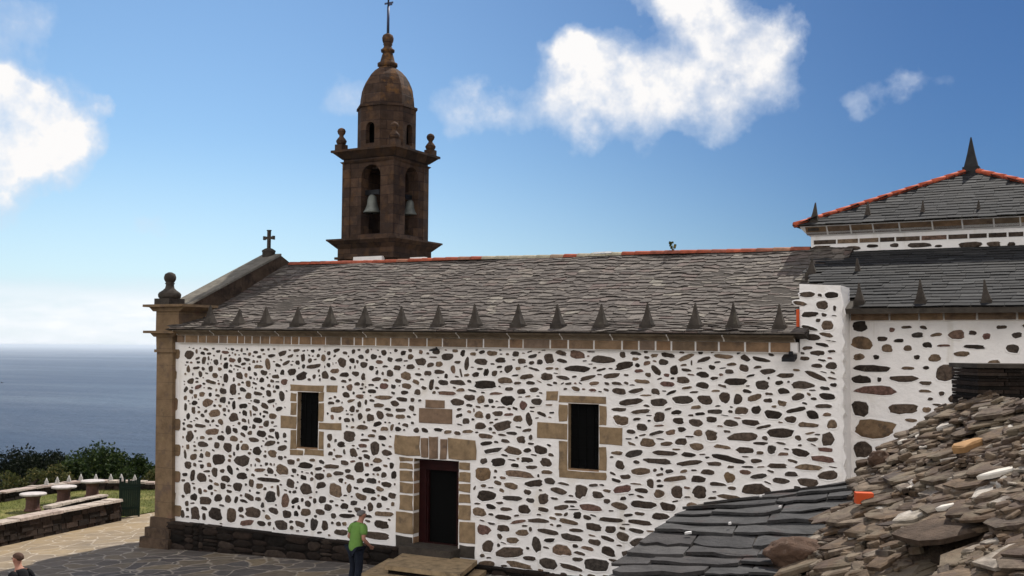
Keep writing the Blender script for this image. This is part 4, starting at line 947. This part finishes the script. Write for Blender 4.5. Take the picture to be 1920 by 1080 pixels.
# floodlights under the eaves, weed on the ridge
def flood(px, py, s, lab):
    x, z = W(px, py, -.12); t = thing('floodlight', lab, 'lamp', (x, -.02, z)); m = MB()
    m.prism([(x-s, -.34, z-s*.5), (x+s, -.34, z-s*.5), (x+s, -.34, z+.1*s), (x-s, -.34, z+.1*s)], (0, .2, s*.55)); m.build('lamp_housing', M['darkmetal'], t)
    m = MB(); m.box((x-s*.3, -.2, z), (x+s*.3, .0, z+s*.25)); m.tube((x, -.12, z+s*.2), (x, -.12, z+s*1.1), s*.45, s*.3, 10); m.build('bracket', M['darkmetal'], t)
flood(1483, 672, .13, 'black floodlight fixed under the right end of the eaves'); flood(818, 656, .06, 'small dark lamp bracket under the eaves above the carved plaque')
x, z = W(1262, 471, 4.5); m = MB()
for k in range(16):
    a = rng.uniform(0, 6.28); h = rng.uniform(.08, .24); q = (x+math.cos(a)*h*.5, 4.5+math.sin(a)*h*.5, z+h); m.add([(x-.012, 4.5, z-.02), (x+.012, 4.5, z-.02), q], [(0, 1, 2)])
    m.add([(q[0]-.03, q[1], q[2]-.02), (q[0]+.02, q[1]+.02, q[2]-.03), (q[0]+.03, q[1], q[2]+.02), (q[0]-.01, q[1]-.02, q[2]+.03)], [(0, 1, 2, 3)])
tag(m.build('ridge_weed', M['leafolive'], None, (x, 4.5, z)), 'small weed growing from the red roof ridge', 'plant')

# ------------------------------------------------------------------ slate outbuilding in the foreground
A, B, Cc = dep(1285, 945, 11), dep(1612, 901, 11), dep(1138, 1085, 9.0)
vh = (A-Cc); vL = np.linalg.norm(vh); vh = vh/vL; uh = B-A; uL = np.linalg.norm(uh); uh = uh/uL
nn = np.cross(uh, vh); nn /= np.linalg.norm(nn); nn = nn if nn[2] > 0 else -nn
O0 = Cc-vh*1.2; VL = vL+1.2; UL = uL+1.6
ob = thing('outbuilding', 'low stone outbuilding under a roof of large grey slates', 'building', (float(A[0]), float(A[1]), .4))
def ofn(u, v):
    P = O0+uh*u+vh*v+nn*(.03*math.sin(u*1.7+v)+.02*math.sin(v*3.1-u)); return P, nn
m = MB()
def onroof(x, y): d_ = ray(x, y); return CAM+d_*(((O0-CAM)@nn)/(d_@nn))
uc = onroof(1480, 1000)-onroof(1260, 1006); uc /= np.linalg.norm(uc); vc = np.cross(nn, uc); vc = vc if vc@vh > 0 else -vc
GRM = np.linalg.inv(np.array(((1, uh@vh), (uh@vh, 1))))
def obl(D): return GRM@np.array((D@uh, D@vh))
def big_slates(m):
    v = -2.2
    while v < VL+1.2:
        u = -2.6; ex = rng.uniform(.20, .34)
        while u < UL+1.5:
            w = rng.uniform(.35, 1.0); u0, u1 = u, u+w-.008; u += w
            C0 = O0+uc*((u0+u1)/2)+vc*(v+ex*.5); ru, rv = obl(C0-O0)
            if ru < -.05-(u1-u0)*.2 or rv < -.3 or rv > VL+.05 or ru > UL+.3: continue
            vr, vt = rng.uniform(-.03, .07), VL+rng.uniform(-.06, .03)
            k = 6; us = np.linspace(u0, u1, k); j = .035; sk = rng.uniform(-.05, .05)
            lowv = [v+rng.uniform(-j, j)+sk*(i/(k-1)-.5)+(.04 if i in (0, k-1) else 0) for i in range(k)]
            hi = v+ex*1.5; loop = list(zip(us, lowv))+[(u1-.01, hi), (u0+.01, hi)]; th = rng.uniform(.014, .034); hl = .024+th; sag = rng.uniform(0, .02); cx_ = rng.uniform(-1, 1)
            ok = 0
            for i, (a, b_) in enumerate(loop):
                ru_, rv_ = obl(uc*a+vc*b_)
                if rv_ > vt: b_ -= (rv_-vt)/obl(vc)[1]; ru_ = obl(uc*a+vc*b_)[0]
                if ru_ < vr: a += (vr-ru_)/obl(uc)[0]; ok += 1
                loop[i] = (a, b_)
            if ok == len(loop): continue
            top, bot = [], []
            for i, (a, b_) in enumerate(loop):
                P = O0+uc*a+vc*b_+nn*(.03*math.sin(a*1.7+b_)+.02*math.sin(b_*3.1-a)); h = hl+sag*math.sin(i*1.1+cx_) if i < k else .008
                top.append(P+nn*h); bot.append(P+nn*(h-th if i < k else -.012))
            n = len(loop); m.add(top+bot, [tuple(range(n))]+[(i, i+n, (i+1) % n+n, (i+1) % n) for i in range(n)])
        v += ex
big_slates(m)
m2 = [O0+uh*.05-nn*.02, O0+uh*UL-nn*.02, O0+uh*UL+vh*VL-nn*.02, O0+uh*.05+vh*VL-nn*.02]
m.prism(m2, -nn*.1, 1)
oroof = m.build('roof', [M['slatefore'], M['darkstone']], ob)
m = MB(); hb = np.cross(uh, (0, 0, 1)); hb = -hb if hb@np.array(vh) < 0 else hb
w = [m2[0]+uh*.15+vh*.15-nn*.1, m2[1]-uh*.1+vh*.15-nn*.1, m2[2]-uh*.1-nn*.1-vh*.12, m2[3]+uh*.15-nn*.1-vh*.12]
vs = [tuple(p) for p in w]+[(p[0], p[1], .2) for p in w]
m.add(vs, [(0, 1, 2, 3), (0, 4, 5, 1), (1, 5, 6, 2), (2, 6, 7, 3), (3, 7, 4, 0)]); m.build('wall', M['gardenwall'], ob)
for k, (px, py, dd) in enumerate(((1292, 1011, 9.75), (1370, 993, 10), (1428, 941, 10.7), (1464, 962, 10.3))):
    d_ = ray(px, py); tt = ((O0-CAM)@nn)/(d_@nn); P = CAM+d_*tt; m = MB(); q = (.03, .012) if k == 0 else (.012, .01)
    m.prism([P+uh*a*q[0]+vh*b_*q[1]+nn*.05 for a, b_ in ((-1, -1), (1.1, -.8), (.9, 1), (-.8, .9))], nn*.02); m.build('mortar_chip', M['quartz'], oroof)

# ------------------------------------------------------------------ ruined slab wall in the foreground
ctl = [(1600, 905, 10.5), (1700, 800, 10.7), (1760, 762, 10.5), (1835, 742, 9.8), (1920, 748, 9.2), (1440, 1060, 8.5), (1550, 1000, 9.2), (1920, 1080, 6.2), (1700, 1080, 7.2), (1700, 950, 8.6), (1900, 900, 7.6)]
P3 = np.array([dep(*c) for c in ctl]); cf, *_ = np.linalg.lstsq(np.c_[P3[:, :2], np.ones(len(P3))], P3[:, 2], rcond=None)
MN = np.array((-cf[0], -cf[1], 1)); MN /= np.linalg.norm(MN); M0 = np.array((0, 0, cf[2]))
def onm(x, y):
    d = ray(x, y); return CAM+d*(((M0-CAM)@MN)/(d@MN))
hole = onm(1790, 1030)
def rough(P, amp=1):
    h = .07*noise.noise((P[0]*2.1, P[1]*2.1, 1))+.035*noise.noise((P[0]*6, P[1]*6, 2))+.03*noise.noise((P[0]*15, P[1]*15, 2))
    q = P-hole; e = math.hypot((q@rt)/.30, (q@fw-.1)/.42)
    return h*amp-.2*max(0, 1-e*e)
outl = [(1440, 1180), (1437, 1085), (1438, 1048), (1490, 1012), (1548, 1000), (1572, 962), (1600, 932), (1604, 892), (1624, 862), (1660, 835), (1700, 803), (1760, 765), (1835, 742), (1920, 748), (2060, 740), (2200, 760), (2250, 1000), (2250, 1180), (1900, 1180), (1650, 1180)]
dense = []
for a, b_ in zip(outl, outl[1:]+outl[:1]):
    n = max(1, int(math.hypot(b_[0]-a[0], b_[1]-a[1])/22))
    for k in range(n): dense.append((a[0]+(b_[0]-a[0])*k/n, a[1]+(b_[1]-a[1])*k/n))
ctr = (1800, 1000); RN = 24; ND = len(dense); vs = []
for r in range(RN+1):
    for (x, y) in dense:
        q = 1-r/RN if r < RN else .004; P = onm(ctr[0]+(x-ctr[0])*q, ctr[1]+(y-ctr[1])*q); vs.append(P+np.array((0, 0, rough(P)-.03)))
fs = [(r*ND+k, r*ND+(k+1) % ND, (r+1)*ND+(k+1) % ND, (r+1)*ND+k) for r in range(RN) for k in range(ND)]
o_ = len(vs); vs += [(v[0]+(v[0]-hole[0])*.02, v[1]+(v[1]-hole[1])*.02, .2) for v in vs[:ND]]; fs += [(k, o_+k, o_+(k+1) % ND, (k+1) % ND) for k in range(ND)]
rw = thing('ruined_wall', 'crumbling wall top of weathered brown slabs in the right foreground', 'wall', (float(hole[0]), float(hole[1]), .4))
m = MB(); m.add(vs, fs, 0, True); m.build('wall_core', M['dirt'], rw)
def plate(m, P, a, b_, t, yaw, tilt, mi=0, n=None):
    n = n or rng.integers(5, 9); an = np.sort(np.linspace(0, 2*math.pi, n, endpoint=False)+rng.uniform(-.25, .25, n)); r = rng.uniform(.78, 1.1, n)
    X = np.array((math.cos(yaw), math.sin(yaw), 0)); N = np.array((0, 0, 1.0))+np.array((rng.normal(0, tilt), rng.normal(0, tilt), 0))+np.array((MN[0], MN[1], 0))*.55; N /= np.linalg.norm(N)
    X = X-N*(X@N); X /= np.linalg.norm(X); Y = np.cross(N, X)
    bot = [P+X*a*.5*math.cos(q)*rr*.97+Y*b_*.5*math.sin(q)*rr*.97-N*t*.5 for q, rr in zip(an, r)]
    top = [P+X*a*.5*math.cos(q)*rr+Y*b_*.5*math.sin(q)*rr+N*t*(.25+rng.uniform(-.1, .12)) for q, rr in zip(an, r)]
    ins = [P+X*a*.5*math.cos(q)*rr*.86+Y*b_*.5*math.sin(q)*rr*.84+N*t*(.5+rng.uniform(-.08, .12)) for q, rr in zip(an, r)]
    m.add(bot+top+ins, [tuple(range(2*n, 3*n)), tuple(range(n))[::-1]]+[(i, (i+1) % n, (i+1) % n+n, i+n) for i in range(n)]+[(i+n, (i+1) % n+n, (i+1) % n+2*n, i+2*n) for i in range(n)], mi)
poly = np.array(outl, float)
def inside(x, y):
    c = False; n = len(poly); j = n-1
    for i in range(n):
        if (poly[i][1] > y) != (poly[j][1] > y) and x < (poly[j][0]-poly[i][0])*(y-poly[i][1])/(poly[j][1]-poly[i][1])+poly[i][0]: c = not c
        j = i
    return c
m = MB(); cnt = 0; ryaw = math.atan2(rt[1], rt[0])
while cnt < 4200:
    x, y = rng.uniform(1430, 2150), 735+425*rng.random()**1.15
    if not inside(x, y): continue
    P = onm(x, y); q = P-hole; e = math.hypot((q@rt)/.30, (q@fw-.1)/.42)
    if e < .85: continue
    big = cnt < 1500; s = (rng.uniform(.12, .38) if cnt > 340 else rng.uniform(.32, .68))*(.75 if y < 880 else 1) if big else rng.uniform(.03, .17)
    P = P+np.array((0, 0, rough(P)+rng.uniform(-.035, .014 if big else .028)))
    plate(m, P, s, s*rng.uniform(.45, .95), rng.uniform(.014, .05) if big else s*rng.uniform(.12, .4), ryaw+rng.normal(0, .35 if big else 1.2), .045 if big else .18); cnt += 1
m.build('loose_slabs', M['rubble'], rw)
def lone(name, lab, px, py, a, b_, t, mat, yaw=0, dz=.05, n=8, cat='stone'):
    P = onm(px, py); P = P+np.array((0, 0, rough(P)+dz)); m = MB(); plate(m, P, a, b_, t, ryaw+yaw, .03, 0, n)
    tag(m.build(name, mat, None, tuple(P)), lab, cat)
M['darkrubble'] = mat_plain('dark rubble slab', (.075, .052, .037), .9, var=.5, nscale=7, bscale=22, bstr=1, bdist=.03, patches=(((.15, .12, .09), 6, .57, .6), ((.03, .022, .017), 4, .55, .6)))
M['ochreslab'] = mat_plain('ochre slab', (.30, .17, .075), .85, var=.3, nscale=8, bscale=20, bstr=.7)
M['paleslab'] = mat_plain('pale slab', (.52, .48, .42), .85, var=.2, nscale=8, bscale=20, bstr=.6)
M['brownrock'] = mat_plain('brown boulder', (.085, .052, .036), .9, var=.4, nscale=9, bscale=16, bstr=1, bdist=.03, patches=(((.36, .30, .25), 9, .62, .6),))
lone('ochre_slab', 'ochre flat stone lying high on the ruined wall', 1818, 850, .36, .2, .06, M['ochreslab'], .25)
lone('white_slab', 'long whitish flat stone on the ruined wall below the ochre one', 1874, 892, .34, .16, .035, M['paleslab'], -.1)
lone('white_slab', 'small whitish flat stone near the upper left slope of the ruined wall', 1693, 837, .12, .07, .03, M['paleslab'])
lone('white_slab', 'thin pale stone in the middle of the ruined wall, right of the orange brick', 1785, 957, .26, .07, .03, M['paleslab'], -.15)
lone('dark_slab', 'large dark brown slab roofing a black hollow in the ruined wall', 1785, 990, .95, .62, .05, M['darkrubble'], -.02, .085, 15)
def boulder(lab, px, py, sx, sy, sz, dz):
    P = onm(px, py)+np.array((0, 0, dz)); bm = bmesh.new(); bmesh.ops.create_icosphere(bm, subdivisions=4, radius=1)
    for v in bm.verts:
        n = v.co.copy(); k = 1+.28*noise.noise(n*1.3+Vector((px, 0, 0)))+.12*noise.noise(n*3.7)+.05*noise.noise(n*9); v.co = Vector((rt[0], rt[1], 0))*(n.x*sx*k)+Vector((fw[0], fw[1], 0))*(n.y*sy*k)+Vector((0, 0, n.z*sz*k))
    me = bpy.data.meshes.new('boulder'); bm.to_mesh(me); bm.free(); me.materials.append(M['brownrock'])
    for p in me.polygons: p.use_smooth = True
    o = bpy.data.objects.new('boulder', me); COL.objects.link(o); o.location = P; tag(o, lab, 'stone')
boulder('lumpy brown boulder at the lower left tip of the ruined wall', 1500, 1050, .27, .2, .13, .05)
boulder('small dark lump of stone beside the slate roof corner', 1650, 868, .10, .1, .09, .03)
P = onm(1620, 962); m = MB(); m.box((-.07, -.05, -.03), (.07, .05, .06))
mm = Matrix.Rotation(ryaw-.12, 4, 'Z'); m.v = [tuple(Vector(P)+Vector((0, 0, .05+rough(P)))+mm@Vector(v)) for v in m.v]
tag(m.build('brick', M['orange'], None, tuple(P)), 'bright orange brick lying on the ruined wall edge', 'brick')
# low slate stack on top of it
cb = onm(1835, 752)+np.array((0, 0, .04)); ch = thing('slate_stack', 'low black slate stack with a capstone on the ruined wall', 'chimney', tuple(cb))
hz_ = (752-690)/FPX*((cb-CAM)@fw)
RT = np.array((rt[0], rt[1], 0)); RT /= np.linalg.norm(RT); FW = np.array((fw[0], fw[1], 0)); FW /= np.linalg.norm(FW)
m = MB(); z = -.12
while z < hz_-.045:
    h = rng.uniform(.022, .045); s = 0
    while s < .8:
        w_ = rng.uniform(.12, .3); e_ = rng.uniform(-.012, .012); p0 = cb+RT*(s+(e_ if s == 0 else 0))+FW*(e_)+np.array((0, 0, z)); s += w_
        m.prism([p0, p0+RT*(w_-.006), p0+RT*(w_-.006)+FW*.6, p0+FW*.6], (0, 0, h-.004))
    z += h
m.build('slate_courses', M['plinth'], ch)
m = MB(); p0 = cb-RT*.025-FW*.04+np.array((0, 0, hz_-.04)); m.prism([p0, p0+RT*.88, p0+RT*.88+FW*.7, p0+RT*.02+FW*.7], (0, 0, .04)); m.build('capstone', M['darkstone'], ch)

# ------------------------------------------------------------------ people
def skin_mesh(chains, sub=2):
    """chains: list of lists of (x,y,z,rx,ry); identical positions are shared"""
    bm = bmesh.new(); lay = bm.verts.layers.skin.verify(); idx = {}
    for ch_ in chains:
        prev = None
        for (x, y, z, rx, ry) in ch_:
            k = (round(x, 4), round(y, 4), round(z, 4))
            if k not in idx:
                v = bm.verts.new((x, y, z)); v[lay].radius = (rx, ry); idx[k] = v
                if len(idx) == 1: v[lay].use_root = True
            v = idx[k]
            if prev is not None and prev is not v and bm.edges.get((prev, v)) is None: bm.edges.new((prev, v))
            prev = v
    me = bpy.data.meshes.new('skin_tmp'); bm.to_mesh(me); bm.free()
    o = bpy.data.objects.new('skin_tmp', me); COL.objects.link(o)
    o.modifiers.new('s', 'SKIN').use_smooth_shade = True
    sb = o.modifiers.new('d', 'SUBSURF'); sb.levels = sub; sb.render_levels = sub
    bpy.context.view_layer.update(); dg = bpy.context.evaluated_depsgraph_get()
    out = bpy.data.meshes.new_from_object(o.evaluated_get(dg)); bpy.data.objects.remove(o); return out
def part_from(meshes, name, mat, parent):
    bm = bmesh.new()
    for me in meshes: bm.from_mesh(me)
    for f in bm.faces: f.smooth = True
    me = bpy.data.meshes.new(name); bm.to_mesh(me); bm.free(); me.materials.append(mat)
    for p in me.polygons: p.use_smooth = True
    o = bpy.data.objects.new(name, me); COL.objects.link(o); o.parent = parent; return o
def sphere(c, r, sub=2):
    bm = bmesh.new(); bmesh.ops.create_icosphere(bm, subdivisions=sub, radius=1)
    for v in bm.verts: v.co = Vector((v.co.x*r[0]+c[0], v.co.y*r[1]+c[1], v.co.z*r[2]+c[2]))
    me = bpy.data.meshes.new('s'); bm.to_mesh(me); bm.free(); return me
def person(label, loc, heading, arms, legs, shirt_mat, hair_mat, sleeve, lean=.05):
    t = thing('person', label, 'person', loc); t.rotation_euler = (0, 0, heading)
    L = lean
    spine = [(0, 0, .96, .12, .15), (L*.3, 0, 1.10, .105, .145), (L*.8, 0, 1.30, .115, .165), (L*1.2, 0, 1.43, .09, .12), (L*1.5+.01, 0, 1.50, .056, .056), (L*1.7+.03, 0, 1.565, .058, .056)]
    hx = L*1.7+.04
    head = [spine[-1], (hx+.005, 0, 1.605, .082, .068), (hx, 0, 1.665, .10, .078), (hx-.012, 0, 1.715, .078, .066)]
    nose = [(hx+.005, 0, 1.605, .082, .068)]
    sleeves = []; body = [[(a, b_, c, rx*.74, ry*.74) if i < 4 else (a, b_, c, rx, ry) for i, (a, b_, c, rx, ry) in enumerate(spine)], head]; sl = [[spine[0], spine[1], spine[2], spine[3]]]; hands = []
    top = [(spine[0][0], 0, .80, .14, .185)]+[(a, b_, c, rx+.018, ry+.018) for a, b_, c, rx, ry in spine[:4]]
    top[-1] = (top[-1][0], 0, 1.435, .115, .15); shirt = [top+[(L*1.45, 0, 1.50, .080, .085)]]
    for sgn, (el, wr, hd) in arms.items():
        sh = (L*1.1, sgn*.165, 1.41, .062, .062)
        body.append([body[0][3], (sh[0], sh[1], sh[2], .05, .05), el+(.043, .043), ((el[0]+wr[0])/2, (el[1]+wr[1])/2, (el[2]+wr[2])/2, .042, .042), wr+(.029, .027), hd+(.036, .022)])
        f = sleeve; e2 = tuple(sh[i]+(el[i]-sh[i])*min(1, f) for i in range(3)); ch_ = [top[-1], (sh[0], sh[1], sh[2]+.005, .092, .092), e2+(.076, .076)]
        if f > 1: ch_ = [top[-1], (sh[0], sh[1], sh[2]+.005, .095, .095), el+(.066, .066), wr+(.046, .046)]
        sleeves.append(skin_mesh([[(sh[0]*.9, sh[1]*.45, sh[2]-.02, .085, .085)]+ch_[1:]]))
        d = (Vector(hd)-Vector(wr)).normalized(); side = Vector((0, 0, 1)).cross(d); side = side.normalized() if side.length > .1 else Vector((0, 1, 0)); nrm = d.cross(side); curl = -nrm if nrm.z > 0 else nrm
        for k, ln in enumerate((.068, .078, .073, .056)):
            b0 = Vector(hd)+side*(.03-.02*k)+d*.015; b1 = b0+d*ln*.55+curl*.012; b2 = b1+d*ln*.4+curl*.03
            hands.append(skin_mesh([[tuple(b0)+(.0095, .0095), tuple(b1)+(.009, .009), tuple(b2)+(.0075, .0075)]], 1))
        b0 = Vector(wr)+(Vector(hd)-Vector(wr))*.5+side*.03*sgn; b1 = b0+d*.035+side*.028*sgn; b2 = b1+d*.03+curl*.012
        hands.append(skin_mesh([[tuple(b0)+(.012, .012), tuple(b1)+(.0105, .0105), tuple(b2)+(.009, .009)]], 1))
    tr = []; shoes = []
    waist = (0, 0, .95, .125, .158)
    for sgn, (kn, an, toe) in legs.items():
        hp = (0, sgn*.09, .88, .098, .092)
        body.append([body[0][0], (hp[0], hp[1], hp[2], .08, .075), kn+(.058, .058), ((kn[0]+an[0])/2-.02, kn[1], (kn[2]+an[2])/2+.05, .055, .052), an+(.038, .038)])
        tr.append([waist, (hp[0], hp[1], hp[2], .115, .108), kn+(.082, .08), ((kn[0]+an[0])/2-.01, kn[1], (kn[2]+an[2])/2, .072, .07), (an[0], an[1], an[2]+.0, .066, .064)])
        shoes.append([(an[0]-.05, an[1], .045, .045, .042), (an[0]+.05, an[1], .05, .05, .045), toe+(.042, .03)])
    face = [sphere((hx+.098, 0, 1.635), (.018, .014, .024)), sphere((hx-.005, .08, 1.645), (.022, .012, .032)), sphere((hx-.005, -.08, 1.645), (.022, .012, .032)), sphere((hx+.084, 0, 1.598), (.01, .024, .006))]
    part_from([skin_mesh(body)]+hands+face, 'body', M['skin'], t)
    part_from([skin_mesh(shirt)]+sleeves, 'shirt' if sleeve < 1 else 'jacket', shirt_mat, t)
    part_from([skin_mesh(tr)], 'trousers', M['navy'], t)
    for s_ in shoes: part_from([skin_mesh([s_])], 'shoe', M['shoe'], t)
    bm = bmesh.new(); bmesh.ops.create_icosphere(bm, subdivisions=4, radius=1)
    for v in list(bm.verts):
        c = v.co; k = 1+.03*noise.noise(c*6)
        if c.z < .06+.55*max(0, c.x) - .55*max(0, -c.x-.15): v.co = Vector((hx-.016+c.x*.085, c.y*.070, 1.672+c.z*.06))
        else: v.co = Vector((hx-.012+c.x*.108*k, c.y*.085*k, 1.668+c.z*.088*k))
    me = bpy.data.meshes.new('hair'); bm.to_mesh(me); bm.free(); part_from([me], 'hair', hair_mat, t)
    for s in (-1, 1): part_from([sphere((hx+.087, s*.034, 1.655), (.012, .011, .009))], 'eye', M['black'], t)
    return t
hd1 = math.atan2(rt[1], rt[0])+.85
def place(px, py, H, y0):
    z = 2.0
    for _ in range(8): p = at(px, py, 2, z); z = gz(p[0])+H
    return p
p1 = None
Y1 = -2.75; q1 = at(676, 957, 1, Y1); s1 = (q1[2]-gz(q1[0]))/1.775
m1 = person('man in a green short sleeved shirt and dark trousers standing beside the door steps', (float(q1[0])-.12, Y1, gz(q1[0])), hd1,
    {1: ((.02, .235, 1.14), (.22, .17, 1.04), (.29, .13, 1.02)), -1: ((.0, -.24, 1.15), (.17, -.23, .99), (.235, -.20, .95))},
    {1: ((.05, .1, .5), (-.03, .1, .09), (.13, .11, .035)), -1: ((.02, -.1, .5), (-.06, -.1, .09), (.10, -.11, .035))}, M['greenshirt'], M['hairgrey'], .72, .07)
m1.scale = (s1*1.12, s1*1.12, s1)
q2 = place(43, 1036, 1.765, 0)
m2_ = person('man with cropped hair in a black jacket on the sunlit paving', (float(q2[0]), float(q2[1]), gz(q2[0])), math.atan2(rt[1], rt[0])+math.pi-.45,
    {1: ((-.04, .25, 1.14), (.06, .25, .90), (.09, .25, .81)), -1: ((-.04, -.25, 1.14), (.06, -.25, .90), (.09, -.25, .81))},
    {1: ((.03, .1, .5), (-.03, .1, .09), (.13, .11, .035)), -1: ((.02, -.1, .5), (-.05, -.1, .09), (.11, -.11, .035))}, M['blackcloth'], M['hairbrown'], 1.5, .05)
part_from([skin_mesh([[(.13, .12, 1.40, .03, .012), (.18, .10, 1.30, .045, .012), (.19, .08, 1.20, .045, .012)]], 1)], 'bag_strap', M['greycloth'], m2_)

# ------------------------------------------------------------------ sea air
m = MB(); m.box((-96000, -96000, -340), (96000, 96000, 26))
mh = bpy.data.materials.new('sea haze'); mh.use_nodes = True; t = NT(mh.node_tree); t.n.clear()
vol = t.node('ShaderNodeVolumePrincipled'); vol.inputs['Color'].default_value = (.80, .89, 1, 1); vol.inputs['Density'].default_value = 3.6e-5; vol.inputs['Anisotropy'].default_value = .2
ou = t.node('ShaderNodeOutputMaterial'); t.l.new(vol.outputs[0], ou.inputs['Volume'])
hz = m.build('haze', mh); tag(hz, kind='stuff')
